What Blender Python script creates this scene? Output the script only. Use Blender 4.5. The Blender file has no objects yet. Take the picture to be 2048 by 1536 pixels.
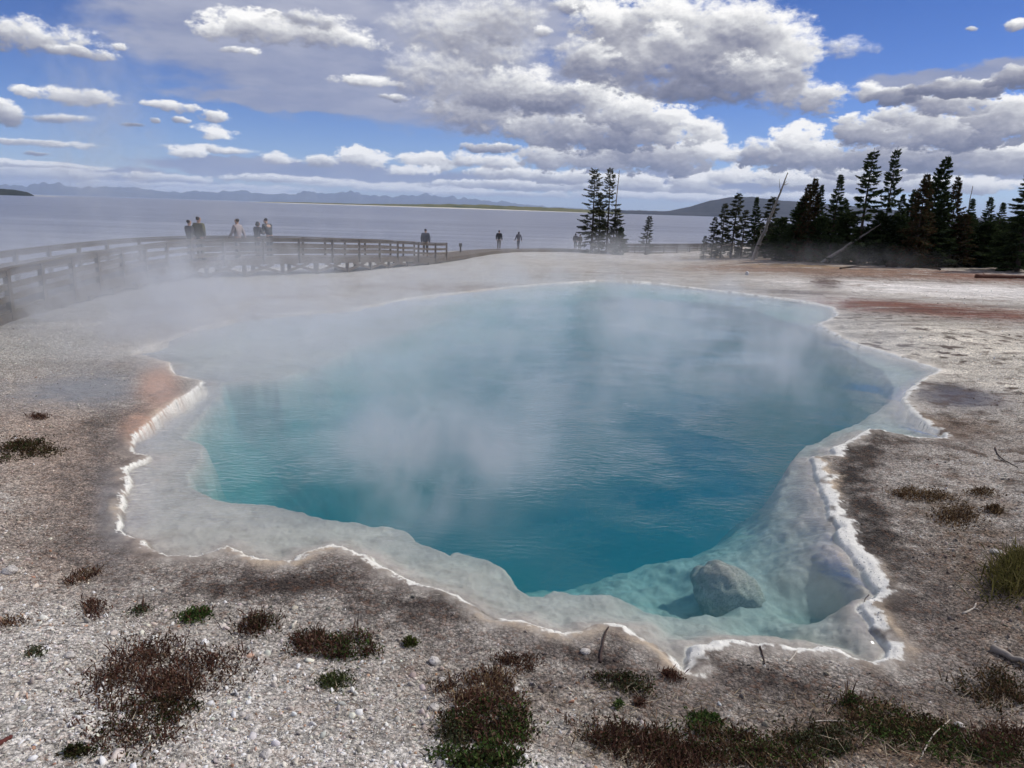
import bpy, math, random
import numpy as np
from mathutils import Vector, Matrix, Quaternion

random.seed(7)
RNG = np.random.default_rng(7)
SC = bpy.context.scene
COL = SC.collection

# ------------------------------------------------------------------ camera
W, H, F = 2048.0, 1536.0, 1450.0
CAMZ = 2.75
PITCH = math.atan(349.1 / F)
ROLL = math.radians(1.833)
r0 = np.array([1.0, 0, 0])
u0 = np.array([0, math.sin(PITCH), math.cos(PITCH)])
fw = np.array([0, math.cos(PITCH), -math.sin(PITCH)])
XC = math.cos(ROLL) * r0 + math.sin(ROLL) * u0
YC = -math.sin(ROLL) * r0 + math.cos(ROLL) * u0

def ray(px, py):
    d = XC * (px - W / 2) + YC * (H / 2 - py) + fw * F
    return d / np.linalg.norm(d)

def G(px, py, z):
    """point of the world at height z seen in that direction from the tripod"""
    d = ray(px, py)
    t = (z - CAMZ) / d[2]
    return np.array([d[0] * t, d[1] * t, z])

def along(px, py, dist):
    """point in that direction at a horizontal distance"""
    d = ray(px, py)
    t = dist / math.hypot(d[0], d[1])
    return np.array([d[0] * t, d[1] * t, CAMZ + d[2] * t])

def azel(px, py):
    d = ray(px, py)
    return math.degrees(math.atan2(d[0], d[1])), math.degrees(math.asin(d[2]))

cam = bpy.data.cameras.new('camera')
cam.sensor_width = 36.0
cam.lens = 36.0 * F / W
cam.clip_start = 0.05
cam.clip_end = 200000
camo = bpy.data.objects.new('camera', cam)
M = Matrix.Identity(4)
for i in range(3):
    M[i][0] = XC[i]; M[i][1] = YC[i]; M[i][2] = -fw[i]
M[2][3] = CAMZ
camo.matrix_world = M
COL.objects.link(camo)
SC.camera = camo

# ------------------------------------------------------------------ noise
_GA = np.arange(1024) * (2 * math.pi / 1024); _GX = np.cos(_GA); _GY = np.sin(_GA)
def _hash(ix, iy, seed):
    h = ix * np.uint32(374761393) + iy * np.uint32(668265263) + np.uint32((seed * 974711) & 0xFFFFFFFF)
    h = (h ^ (h >> np.uint32(13))) * np.uint32(1274126177)
    return (h ^ (h >> 16)) & 1023

def perlin(x, y, seed=0):
    x0 = np.floor(x); y0 = np.floor(y)
    fx = x - x0; fy = y - y0
    sx = fx * fx * fx * (fx * (fx * 6 - 15) + 10)
    sy = fy * fy * fy * (fy * (fy * 6 - 15) + 10)
    ix = x0.astype(np.int64).astype(np.uint32); iy = y0.astype(np.int64).astype(np.uint32)
    def g(dx, dy):
        a = _hash(ix + np.uint32(dx), iy + np.uint32(dy), seed)
        return _GX[a] * (fx - dx) + _GY[a] * (fy - dy)
    n0 = g(0, 0) * (1 - sx) + g(1, 0) * sx
    n1 = g(0, 1) * (1 - sx) + g(1, 1) * sx
    return (n0 * (1 - sy) + n1 * sy) * 1.4

def fbm(x, y, oct=4, seed=0, rough=0.5):
    out = np.zeros_like(x); a = 1.0; s = 0.0
    for i in range(oct):
        out += a * perlin(x * 2 ** i, y * 2 ** i, seed + i * 17)
        s += a; a *= rough
    return out / s

def sstep(a, b, x):
    t = np.clip((x - a) / (b - a), 0, 1)
    return t * t * (3 - 2 * t)

def sdist(x, y, poly):
    """signed distance to a closed polygon, negative inside"""
    d2 = np.full(x.shape, 1e18); inside = np.zeros(x.shape, bool)
    n = len(poly)
    for i in range(n):
        ax, ay = poly[i]; bx, by = poly[(i + 1) % n]
        ex, ey = bx - ax, by - ay
        wx, wy = x - ax, y - ay
        t = np.clip((wx * ex + wy * ey) / (ex * ex + ey * ey + 1e-12), 0, 1)
        d2 = np.minimum(d2, (wx - ex * t) ** 2 + (wy - ey * t) ** 2)
        if ay != by:
            c = ((ay > y) != (by > y)) & (x < ex * (y - ay) / (by - ay) + ax)
            inside ^= c
    d = np.sqrt(d2)
    return np.where(inside, -d, d)

# ------------------------------------------------------------------ mesh helpers
def tag(o, label=None, cat=None, group=None, kind=None):
    if label: o['label'] = label
    if cat: o['category'] = cat
    if group: o['group'] = group
    if kind: o['kind'] = kind
    return o

def mesh_np(name, v, f, mat=None, smooth=True, attrs=None):
    """v (n,3); f (m,k) with k 3 or 4; attrs name->(n,) or (n,3)"""
    v = np.asarray(v, np.float32); f = np.asarray(f, np.int32)
    me = bpy.data.meshes.new(name)
    me.vertices.add(len(v)); me.vertices.foreach_set('co', v.ravel())
    k = f.shape[1]
    me.loops.add(f.size); me.loops.foreach_set('vertex_index', f.ravel())
    me.polygons.add(len(f))
    me.polygons.foreach_set('loop_start', np.arange(0, f.size, k, dtype=np.int32))
    me.polygons.foreach_set('loop_total', np.full(len(f), k, np.int32))
    me.update(calc_edges=True)
    if smooth:
        me.polygons.foreach_set('use_smooth', np.ones(len(f), bool))
    for an, av in (attrs or {}).items():
        av = np.asarray(av, np.float32)
        if av.ndim == 1:
            a = me.attributes.new(an, 'FLOAT', 'POINT'); a.data.foreach_set('value', av)
        else:
            a = me.attributes.new(an, 'FLOAT_COLOR', 'POINT')
            c = np.ones((len(av), 4), np.float32); c[:, :3] = av
            a.data.foreach_set('color', c.ravel())
    if mat: me.materials.append(mat)
    me.validate()
    return me

def link(name, me, parent=None):
    o = bpy.data.objects.new(name, me); COL.objects.link(o)
    if parent is not None: o.parent = parent
    return o

def empty(name, loc=(0, 0, 0), rz=0.0):
    o = bpy.data.objects.new(name, None); o.empty_display_size = 0.2
    o.location = [float(c) for c in loc]; o.rotation_euler = (0, 0, rz); COL.objects.link(o)
    return o

class MB:
    """collects boxes and tubes; builds them as one mesh"""
    def __init__(self): self.v = []; self.f = []
    def add(self, vs, fs):
        b = len(self.v); self.v += [tuple(map(float, q)) for q in vs]
        self.f += [tuple(b + i for i in q) for q in fs]
    def bar(self, a, b, w, h, up=(0, 0, 1)):
        a = Vector([float(c) for c in a]); b = Vector([float(c) for c in b])
        d = (b - a).normalized(); s = d.cross(Vector(up))
        if s.length < 1e-4: s = d.cross(Vector((1, 0, 0)))
        s.normalize(); u = s.cross(d).normalized()
        vs = []
        for p in (a, b):
            for sx, sy in ((-1, -1), (1, -1), (1, 1), (-1, 1)):
                vs.append(p + s * (sx * w / 2) + u * (sy * h / 2))
        self.add(vs, [(3, 2, 1, 0), (4, 5, 6, 7), (0, 1, 5, 4), (1, 2, 6, 5), (2, 3, 7, 6), (3, 0, 4, 7)])
    def tube(self, pts, rad, n=7):
        pts = [Vector([float(c) for c in p]) for p in pts]
        vs = []; fs = []
        ref = Vector((0.3, 0.9, 0.2))
        for i, p in enumerate(pts):
            d = (pts[min(i + 1, len(pts) - 1)] - pts[max(i - 1, 0)]).normalized()
            s = d.cross(ref)
            if s.length < 1e-3: s = d.cross(Vector((1, 0, 0)))
            s.normalize(); u = s.cross(d)
            r = rad[i]
            for k in range(n):
                a = 2 * math.pi * k / n
                vs.append(p + s * (math.cos(a) * r) + u * (math.sin(a) * r))
        for i in range(len(pts) - 1):
            for k in range(n):
                k2 = (k + 1) % n
                fs.append((i * n + k, i * n + k2, (i + 1) * n + k2, (i + 1) * n + k))
        fs.append(tuple(range(n - 1, -1, -1))); b = (len(pts) - 1) * n
        fs.append(tuple(b + k for k in range(n)))
        self.add(vs, fs)
    def mesh(self, name, mat, smooth=False):
        me = bpy.data.meshes.new(name); me.from_pydata(self.v, [], self.f); me.update()
        if smooth:
            me.polygons.foreach_set('use_smooth', [True] * len(me.polygons))
        me.materials.append(mat)
        return me
    def build(self, name, mat, parent=None, smooth=False):
        return link(name, self.mesh(name, mat, smooth), parent)

# ------------------------------------------------------------------ node helpers
class NT:
    def __init__(self, tree): self.t = tree; self.n = tree.nodes; self.l = tree.links
    def new(self, typ, **kw):
        x = self.n.new(typ)
        for k, v in kw.items(): setattr(x, k, v)
        return x
    def put(self, sock, val):
        if isinstance(val, bpy.types.NodeSocket): self.l.new(val, sock)
        elif val is not None:
            if sock.type == 'RGBA' and len(val) == 3: val = (*val, 1)
            sock.default_value = val
    def m(self, op, a, b=None, c=None, clamp=False):
        x = self.new('ShaderNodeMath', operation=op); x.use_clamp = clamp
        for i, q in enumerate((a, b, c)):
            if q is not None: self.put(x.inputs[i], q)
        return x.outputs[0]
    def v(self, op, a, b=None, c=None, scale=None, out=0):
        x = self.new('ShaderNodeVectorMath', operation=op)
        for i, q in enumerate((a, b, c)):
            if q is not None: self.put(x.inputs[i], q)
        if scale is not None: self.put(x.inputs['Scale'], scale)
        return x.outputs['Value'] if op in ('LENGTH', 'DOT_PRODUCT', 'DISTANCE') else x.outputs[0]
    def noise(self, vec, scale, detail=4, rough=0.5, dist=0.0, out='Fac'):
        x = self.new('ShaderNodeTexNoise'); self.put(x.inputs['Vector'], vec)
        x.inputs['Scale'].default_value = scale; x.inputs['Detail'].default_value = detail
        x.inputs['Roughness'].default_value = rough; x.inputs['Distortion'].default_value = dist
        return x.outputs[out]
    def voro(self, vec, scale, feature='F1', out='Distance', rnd=1.0):
        x = self.new('ShaderNodeTexVoronoi', feature=feature); self.put(x.inputs['Vector'], vec)
        x.inputs['Scale'].default_value = scale
        x.inputs['Randomness'].default_value = rnd
        return x.outputs[out]
    def mix(self, fac, a, b, blend='MIX'):
        x = self.new('ShaderNodeMix', data_type='RGBA', blend_type=blend)
        self.put(x.inputs[0], fac); self.put(x.inputs[6], a); self.put(x.inputs[7], b)
        return x.outputs[2]
    def ramp(self, fac, stops, interp='LINEAR'):
        x = self.new('ShaderNodeValToRGB'); self.put(x.inputs[0], fac)
        r = x.color_ramp; r.interpolation = interp
        while len(r.elements) < len(stops): r.elements.new(0.5)
        for e, (p, c) in zip(r.elements, stops):
            e.position = p; e.color = (*c, 1) if len(c) == 3 else c
        return x.outputs[0]
    def mapr(self, x, a, b, c, d, interp='SMOOTHSTEP'):
        q = self.new('ShaderNodeMapRange', interpolation_type=interp)
        for i, val in enumerate((x, a, b, c, d)): self.put(q.inputs[i], val)
        return q.outputs[0]
    def attr(self, name, out='Color'):
        x = self.new('ShaderNodeAttribute', attribute_name=name); return x.outputs[out]
    def bump(self, h, strength, dist, normal=None):
        x = self.new('ShaderNodeBump'); x.inputs['Strength'].default_value = strength
        x.inputs['Distance'].default_value = dist; self.put(x.inputs['Height'], h)
        if normal: self.put(x.inputs['Normal'], normal)
        return x.outputs[0]

def new_mat(name):
    m = bpy.data.materials.new(name); m.use_nodes = True
    t = NT(m.node_tree); t.n.clear()
    out = t.new('ShaderNodeOutputMaterial')
    return m, t, out

def principled(t, out, color, rough=0.8, normal=None, spec=0.3, **kw):
    p = t.new('ShaderNodeBsdfPrincipled')
    t.put(p.inputs['Base Color'], color); t.put(p.inputs['Roughness'], rough)
    p.inputs['Specular IOR Level'].default_value = spec
    if normal: t.put(p.inputs['Normal'], normal)
    t.l.new(p.outputs[0], out.inputs['Surface'])
    return p

def simple_mat(name, col, rough=0.8, var=0.25, scale=8.0, spec=0.3, bump=0.0, stretch=(1, 1, 1)):
    m, t, out = new_mat(name)
    tc = t.new('ShaderNodeTexCoord').outputs['Object']
    tc = t.v('MULTIPLY', tc, stretch)
    n = t.noise(tc, scale, 5, 0.6)
    lo = tuple(c * (1 - var) for c in col); hi = tuple(min(1, c * (1 + var)) for c in col)
    c = t.ramp(n, [(0.3, lo), (0.7, hi)])
    nb = t.bump(n, bump, 0.02) if bump else None
    principled(t, out, c, rough, nb, spec)
    return m

def attr_mat(name, rough=0.8, spec=0.3, transl=0.0, attr='col'):
    m, t, out = new_mat(name)
    c = t.attr(attr)
    if transl > 0:
        d = t.new('ShaderNodeBsdfDiffuse'); t.put(d.inputs[0], c)
        tr = t.new('ShaderNodeBsdfTranslucent'); t.put(tr.inputs[0], c)
        mx = t.new('ShaderNodeMixShader'); mx.inputs[0].default_value = transl
        t.l.new(d.outputs[0], mx.inputs[1]); t.l.new(tr.outputs[0], mx.inputs[2])
        t.l.new(mx.outputs[0], out.inputs['Surface'])
    else:
        principled(t, out, c, rough, None, spec)
    return m

# ------------------------------------------------------------------ outlines of the spring
OUT_PX = [(340,725),(352,752),(412,763),(385,785),(330,820),(300,850),(268,875),(265,905),(305,914),(285,926),
 (254,940),(262,962),(250,1000),(246,1040),(240,1062),(262,1076),(290,1080),(300,1100),(340,1112),(400,1110),(455,1093),
 (490,1108),(545,1123),(582,1120),(610,1103),(667,1091),(700,1101),(743,1114),(766,1137),(826,1164),(896,1184),(943,1204),
 (966,1224),(993,1237),(1043,1241),(1083,1254),(1126,1267),(1160,1264),(1183,1251),(1216,1247),(1256,1254),(1283,1274),
 (1316,1291),(1345,1312),(1366,1340),(1374,1317),(1378,1292),(1416,1292),(1433,1286),(1466,1281),(1499,1286),(1553,1286),
 (1586,1297),(1633,1296),(1679,1301),(1706,1316),(1743,1324),(1769,1311),(1778,1297),(1763,1277),(1743,1254),(1743,1241),
 (1719,1212),(1729,1206),(1752,1194),(1754,1184),(1739,1164),(1726,1137),(1699,1114),(1679,1087),(1668,1062),(1677,1055),
 (1655,1036),(1654,1006),(1642,982),(1634,958),(1619,915),(1668,911),(1661,899),(1687,888),(1706,875),(1733,860),(1757,860),
 (1784,867),(1821,874),(1861,878),(1888,875),(1885,867),(1861,859),(1843,843),(1821,827),(1802,803),(1811,785),(1833,766),
 (1849,756),(1875,742),(1811,722),(1758,704),(1716,693),(1678,677),(1634,649),(1672,632),(1663,617),(1634,609),(1590,601),
 (1542,595),(1479,587),(1400,578),(1300,566),(1200,562),(1100,568),(1000,577),(900,588),(816,598),(757,610),(689,622),
 (600,628),(500,634),(400,656),(310,690),(272,706),(305,716)]
IN_PX = [(555,768),(442,778),(432,810),(395,850),(365,888),(405,905),(400,930),(375,960),(372,990),(420,1016),(500,1022),
 (560,1026),(620,1040),(650,1048),(700,1052),(740,1062),(770,1056),(800,1066),(830,1086),(870,1106),(905,1116),(915,1104),
 (950,1105),(985,1130),(1010,1150),(1030,1176),(1060,1196),(1085,1195),(1110,1180),(1140,1184),(1180,1191),(1220,1190),
 (1260,1196),(1300,1208),(1380,1216),(1420,1205),(1500,1195),(1540,1120),(1552,1060),(1562,1000),(1580,945),(1610,900),
 (1650,880),(1720,846),(1780,815),(1790,780),(1770,745),(1690,705),(1600,650),(1500,612),(1400,600),(1200,588),(1000,604),
 (890,640),(800,668),(720,694),(640,736)]
OUT = np.array([G(x, y, 0)[:2] for x, y in OUT_PX])
INN = np.array([G(x, y, -0.15)[:2] for x, y in IN_PX])

# ------------------------------------------------------------------ boardwalk line (near edge, at the top rail)
RAIL_PX = [(-170,606,1.6),(-80,567,1.6),(0,539,1.6),(100,519,1.6),(250,494,1.6),(395,478.5,1.6),(560,476,1.62),
           (700,478.5,1.74),(800,481.5,1.95),(892,485.5,2.22)]
RAIL_H = 0.92
near = []
for x, y, dr in RAIL_PX:
    p = G(x, y, CAMZ - dr); near.append(np.array([p[0], p[1], p[2] - RAIL_H]))
for x, y, dr in [(1000, 501, 3.6), (1080, 499.5, 3.85), (1165, 499.5, 4.05)]:
    near.append(G(x, y, CAMZ - dr))
for x, y, dr in [(1240, 488.5, 3.5), (1330, 489.5, 3.5), (1420, 489, 3.45), (1500, 487, 3.4)]:
    p = G(x, y, CAMZ - dr); near.append(np.array([p[0], p[1], p[2] - RAIL_H]))
near = np.array(near)

def resample(P, step):
    seg = np.linalg.norm(np.diff(P, axis=0), axis=1); s = np.concatenate([[0], np.cumsum(seg)])
    # smooth (Catmull-Rom) then even spacing
    Q = []
    for i in range(len(P) - 1):
        p0, p1, p2, p3 = P[max(i - 1, 0)], P[i], P[i + 1], P[min(i + 2, len(P) - 1)]
        for t in np.linspace(0, 1, 12, endpoint=False):
            Q.append(0.5 * ((2 * p1) + (-p0 + p2) * t + (2 * p0 - 5 * p1 + 4 * p2 - p3) * t * t + (-p0 + 3 * p1 - 3 * p2 + p3) * t ** 3))
    Q.append(P[-1]); Q = np.array(Q)
    seg = np.linalg.norm(np.diff(Q, axis=0), axis=1); s = np.concatenate([[0], np.cumsum(seg)])
    n = max(2, int(round(s[-1] / step)) + 1)
    ss = np.linspace(0, s[-1], n)
    return np.stack([np.interp(ss, s, Q[:, k]) for k in range(3)], 1)

DECK_W = 2.2
line = resample(near, 0.5)
tang = np.gradient(line[:, :2], axis=0); tang /= np.linalg.norm(tang, axis=1)[:, None]
nrm = np.stack([-tang[:, 1], tang[:, 0]], 1)          # away from the pool
far_line = line.copy(); far_line[:, :2] += nrm * DECK_W
LAND = [tuple(p) for p in (line[::6, :2] + nrm[::6] * (DECK_W + 3.5))]
LAND = [(-160, -60), (-90, -20), (-40, 4)] + LAND + [(36, 104), (60, 135), (110, 190), (260, 230), (400, 100), (400, -300), (-160, -300)]

# ------------------------------------------------------------------ ground height
CTRL_PX = [(1024,1536,.34),(100,1536,.40),(1950,1536,.40),(500,1270,.17),(1000,1330,.13),(1500,1380,.13),(1950,1200,.2),
 (1950,900,.16),(1950,700,.16),(1950,600,.12),(100,1150,.22),(100,900,.16),(60,760,.1),(60,690,.02),(0,655,-.05),
 (700,585,.02),(500,600,-.12),(400,548,-.52),(600,545,-.68),(720,538,-.75),(850,522,-.85),(250,580,-.3),(1000,507,-1.1),(1160,505,-1.5),(1330,505,-1.85),
 (1500,523,-.45),(1720,528,-.15),(1900,522,-.1),(2048,513,.0),(1300,540,-.35),(1600,570,.0),(1100,540,-.3),(1180,1100,.1)]
CT = np.array([G(x, y, z) for x, y, z in CTRL_PX] + [(0, 0.3, .75), (3, -3, .9), (-3, -3, .9), (12, 0, .8), (-12, 0, .7),
     (-30, 10, .2), (60, 20, .8), (90, 110, .6), (40, 100, -.4), (160, 80, 1.5)])

def _tps(r2): return np.where(r2 > 0, r2 * np.log(r2 + 1e-12), 0.0)
def fit_tps(P, z, lam=0.5):
    n = len(P); d2 = ((P[:, None] - P[None]) ** 2).sum(-1)
    A = np.zeros((n + 3, n + 3)); A[:n, :n] = _tps(d2) + lam * np.eye(n)
    A[:n, n] = 1; A[:n, n + 1:] = P; A[n, :n] = 1; A[n + 1:, :n] = P.T
    return np.linalg.solve(A, np.concatenate([z, [0, 0, 0]]))
# warp the plane logarithmically so near and far controls weigh alike
def lw(x, y):
    r = np.hypot(x, y) + 1e-6; k = np.log1p(r) / r
    return x * k, y * k
_P = np.stack(lw(CT[:, 0], CT[:, 1]), 1)
_Wt = fit_tps(_P, CT[:, 2], 0.02)
def base_ground(x, y):
    a, b = lw(x, y)
    out = np.full(a.shape, _Wt[-3]) + _Wt[-2] * a + _Wt[-1] * b
    for i in range(len(_P)):
        out += _Wt[i] * _tps((a - _P[i, 0]) ** 2 + (b - _P[i, 1]) ** 2)
    return np.clip(out, -3, 2)

def local_gauss(x, y, px, py, rx, ry, z=0.05, power=1.0):
    """elliptical falloff on the ground round a spot, axes across and along the line of sight"""
    c = G(px, py, z); e = G(px + rx, py, z); f = G(px, py - ry, z); n = G(px, py + ry, z)
    rad = np.array([c[0], c[1]]); rad /= np.linalg.norm(rad)
    tn = np.array([rad[1], -rad[0]])
    a = np.linalg.norm(e[:2] - c[:2]); b = 0.5 * np.linalg.norm(f[:2] - n[:2])
    u = ((x - c[0]) * tn[0] + (y - c[1]) * tn[1]) / a
    w = ((x - c[0]) * rad[0] + (y - c[1]) * rad[1]) / b
    return np.exp(-((u * u + w * w) ** power))

def terrain(x, y, full=False):
    x = np.asarray(x, float); y = np.asarray(y, float)
    d = sdist(x, y, OUT)
    wob = 0.045 * fbm(x * 2.6, y * 2.6, 3, 3) + 0.022 * fbm(x * 11, y * 11, 3, 9)
    wob = np.where(np.abs(d) < 3, wob, 0)
    dn = d + wob
    e = sdist(x, y, INN) + 0.07 * fbm(x * 3.2, y * 3.2, 4, 21)
    g = base_ground(x, y)
    s = sstep(0, 2.2, dn)
    lip = 0.009 * np.exp(-((dn - 0.06) / 0.06) ** 2) * (1 + 1.6 * fbm(x * 5, y * 5, 4, 25, .6))
    lip = lip * (1 - np.clip(1.6 * (local_gauss(x, y, 480, 640, 320, 50, 0, 1.6) + local_gauss(x, y, 315, 694, 90, 30, 0) + local_gauss(x, y, 660, 622, 220, 30, 0)), 0, 1))
    zo = 0.010 + (.012 + .014 * sstep(-2.5, 0, x)) * sstep(0, .12, dn) + lip + (np.maximum(g, 0.05) - 0.03) * s
    zo = np.where(dn > 2.2, g * sstep(2.2, 6, dn) + (np.maximum(g, 0.05) + .012) * (1 - sstep(2.2, 6, dn)), zo)
    rough = 0.018 * fbm(x * 1.7, y * 1.7, 4, 31) + 0.010 * fbm(x * 9, y * 9, 3, 33) + .006 * fbm(x * 27, y * 27, 2, 35)
    zo = zo + rough * sstep(0.05, .5, dn) + 0.012 * fbm(x * 13, y * 13, 4, 41, .6) * np.exp(-(dn / .22) ** 2)
    mid = sstep(8, 40, np.hypot(x, y))
    zo = zo + 0.05 * fbm(x * .35, y * .35, 4, 51) * mid * sstep(1, 4, dn)
    # bed
    rightshal = local_gauss(x, y, 1560, 1150, 220, 230, -.2)
    farside = sstep(11, 17, y)
    leftw = sstep(-0.5, -3.0, x)
    zs = -0.02 - (.09 - .055 * leftw) * sstep(0, 0.35, -dn) - 0.10 * sstep(0.2, 1.6, -dn) * (1 - .75 * leftw) - .22 * rightshal * sstep(0.1, .7, -dn)
    zs = zs - .20 * local_gauss(x, y, 1655, 1235, 75, 40, -.3) * sstep(.05, .25, -dn)
    zs = zs + (.02 - .01 * leftw) * fbm(x * 5, y * 5, 4, 61) + 0.006 * fbm(x * 20, y * 20, 2, 63)
    steep = np.clip(1 - 1.0 * rightshal, 0, 1) * (1 - .5 * farside)
    sh2 = local_gauss(x, y, 1330, 1100, 420, 150, -.3)
    dp = steep * 0.75 * sstep(0, .3, -e) * (1 - .72 * sh2) + 0.5 * sstep(0, 1.2, -e) * (1 - .75 * sh2) + 5.0 * sstep(0.1, 5.0, -e) * (1 - .84 * sh2)
    dp = dp + sh2 * .12 * fbm(x * 2.2, y * 2.2, 4, 73)
    zi = np.minimum(zs, -0.02) - dp * (1 + .10 * fbm(x * 1.5, y * 1.5, 3, 71))
    z = np.where(dn > 0, zo, zi)
    # blend tightly over the edge
    z = np.where(np.abs(dn) < .015, (0.012 + .0 * dn) * ((dn + .015) / .03) - 0.03 * (1 - (dn + .015) / .03), z)
    ld = sdist(x, y, LAND)
    z = np.where(dn > 2, z - 0.22 * np.maximum(ld, 0) + 0.1 * fbm(x * .6, y * .6, 3, 81) * sstep(0, 6, ld), z)
    z = np.maximum(z, -7.0)
    if full: return z, dn, e, ld
    return z

def gz(x, y): return float(terrain(np.array([x]), np.array([y]))[0])
def GP(px, py):
    """ground point seen in a direction (iterated on the terrain)"""
    z = 0.1
    for _ in range(4):
        p = G(px, py, z); z = gz(p[0], p[1])
    return np.array([p[0], p[1], z])

# ------------------------------------------------------------------ ground mesh (one sheet, finer in front)
def ground_grid():
    fine = np.radians(np.linspace(-46, 46, 900))
    coarse = np.radians(np.linspace(46, 314, 60))[1:-1]
    ang = np.concatenate([fine, coarse])
    rr = np.concatenate([np.linspace(0.4, 2.0, 14)[:-1], np.exp(np.linspace(math.log(2.0), math.log(30), 760))[:-1],
                         np.exp(np.linspace(math.log(30), math.log(300), 190))])
    R, A = np.meshgrid(rr, ang, indexing='ij')
    x = (R * np.sin(A)).ravel(); y = (R * np.cos(A)).ravel()
    na = len(ang); nr = len(rr)
    i = np.arange(nr - 1)[:, None]; j = np.arange(na)[None]
    j2 = (j + 1) % na
    f = np.stack([i * na + j, i * na + j2, (i + 1) * na + j2, (i + 1) * na + j], -1).reshape(-1, 4)
    return x, y, f[:, ::-1]

gx, gy, gf = ground_grid()
gzv, gdn, ge, gld = terrain(gx, gy, True)

def zone_colours(x, y, dn, e, ld):
    n1 = fbm(x * .8, y * .8, 4, 101); n2 = fbm(x * 3.3, y * 3.3, 4, 103); n3 = fbm(x * .25, y * .9, 4, 105)
    C = np.empty((len(x), 3)); C[:] = (0.40, 0.365, 0.335)
    nh = fbm(x * 5.5, y * 5.5, 5, 151, .68) + .5 * fbm(x * 1.4, y * 1.4, 3, 153)
    def mixc(col, w, rag=2.6):
        w = np.clip(w, 0, 1); w = np.clip(w + nh * w * (1 - w) * rag * 1.6, 0, 1)[:, None]; C[:] = C * (1 - w) + np.array(col) * w
    r = np.hypot(x, y)
    def L(px, py, rx, ry, p=1.0):
        zz = .08
        for _ in range(4):
            q_ = G(px, py, zz); zz = float(base_ground(np.array([q_[0]]), np.array([q_[1]]))[0])
        return local_gauss(x, y, px, py, rx, ry, zz, p)
    mixc((.48, .445, .405), .8 * sstep(9, 16, r))
    mixc((.30, .24, .20), .55 * sstep(.05, .5, n1) * sstep(3, 6, r))
    mixc((.26, .19, .155), .5 * sstep(.1, .5, n2) * (1 - .6 * sstep(14, 30, r)))
    # pale foreground gravel, pinkish left bank, brown right bank
    mixc((.62, .585, .56), .8 * L(950, 1520, 330, 110) + .7 * L(300, 1420, 420, 130) + .6 * L(60, 1230, 160, 120))
    mixc((.37, .295, .25), .9 * L(90, 850, 170, 110) + .7 * L(180, 960, 120, 120) + .5 * L(130, 1090, 150, 60))
    mixc((.15, .105, .075), .85 * L(1990, 1180, 170, 190) + .85 * L(1900, 1450, 320, 120) + .5 * L(1300, 1400, 420, 60) + .35 * L(1600, 1200, 1, 1))
    mixc((.16, .12, .09), .7 * L(1890, 1030, 110, 60) + .6 * L(1330, 1500, 260, 70))
    # far right slope
    mixc((.70, .645, .565), .95 * L(1900, 690, 280, 60, 1.5))
    mixc((.80, .76, .74), 1.0 * L(1860, 576, 220, 17, 1.5) + .7 * L(1700, 600, 60, 14))
    mixc((.185, .075, .052), 1.2 * L(1910, 622, 220, 15, 1.4) * (.8 + n3) + 1.0 * L(1830, 547, 270, 11, 1.4) + .8 * L(1770, 612, 70, 9))
    mixc((.25, .165, .12), .9 * L(1640, 540, 200, 15, 1.4) + .8 * L(1560, 520, 120, 8) + .6 * L(1900, 528, 160, 8))
    mixc((.34, .22, .09), .7 * L(1600, 531, 70, 4) + .55 * L(1430, 514, 80, 4))
    mixc((.10, .065, .055), .9 * L(1650, 565, 26, 13, 1.5) + .7 * L(1600, 586, 70, 5) + .5 * L(1760, 557, 90, 5))
    mixc((.50, .47, .43), .6 * L(1740, 650, 90, 30))
    st = fbm(x * .22, y * 1.3, 5, 131, .6); C *= (1 + .9 * np.clip(st, -.5, .5) * sstep(9, 16, r))[:, None]
    # dark mats and runoff
    mixc((.085, .075, .08), .92 * L(1925, 785, 80, 24, 1.6) + .7 * L(1890, 760, 40, 10))
    mixc((.17, .115, .08), .85 * L(1880, 840, 110, 26, 1.3))
    mixc((.23, .235, .25), .95 * L(165, 772, 150, 36, 1.4) + .85 * L(215, 990, 34, 100, 1.4) + .5 * L(235, 850, 30, 40))
    mixc((.50, .31, .225), 1.1 * L(318, 765, 42, 46, 1.5) + 1.1 * L(272, 835, 38, 30, 1.5), 1.2)
    mixc((.10, .085, .075), .7 * L(190, 835, 30, 16))
    # band of dark, fine grit just behind the rim
    right = sstep(1.6, 3.0, x) * sstep(4.0, 5.5, y)
    band = np.exp(-((dn - .36) / .36) ** 2)
    mixc((.155, .13, .118), .9 * band * (1 - sstep(9, 13, r)) * (.75 + .6 * n2))
    mixc((.035, .028, .024), np.clip(.95 * np.exp(-((dn - .30 - .1 * n2) / .24) ** 2) * right * (1 - sstep(9, 12, r)) * (.9 + n2), 0, 1) *
         np.clip(L(1690, 960, 80, 120) * 1.8 + L(1760, 885, 90, 26) * 1.5 + .3, 0, 1))
    mixc((.055, .042, .037), 1.0 * L(600, 1150, 110, 32, 1.4) + .9 * L(850, 1195, 150, 32) + .85 * L(1530, 1328, 160, 24) + .7 * L(1190, 1292, 70, 28) + .5 * L(420, 1150, 120, 25) + .6*L(1790,1180,26,60))
    # flats behind the pool, far bank
    mixc((.48, .475, .47), .85 * sstep(13, 20, r) * sstep(10, -4, x))  # flats greyed: the veil of steam is put into the ground colour
    mixc((.24, .17, .14), .55 * L(930, 577, 150, 8) + .5 * L(560, 600, 90, 6) + .5 * L(1240, 548, 140, 6))
    mixc((.27, .26, .17), .6 * L(500, 555, 90, 12) + .5 * L(830, 525, 60, 5) + .4 * L(640, 550, 80, 8))
    mixc((.43, .42, .40), .85 * L(130, 690, 170, 34)); mixc((.25, .24, .20), .5 * L(200, 672, 90, 12))
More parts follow.
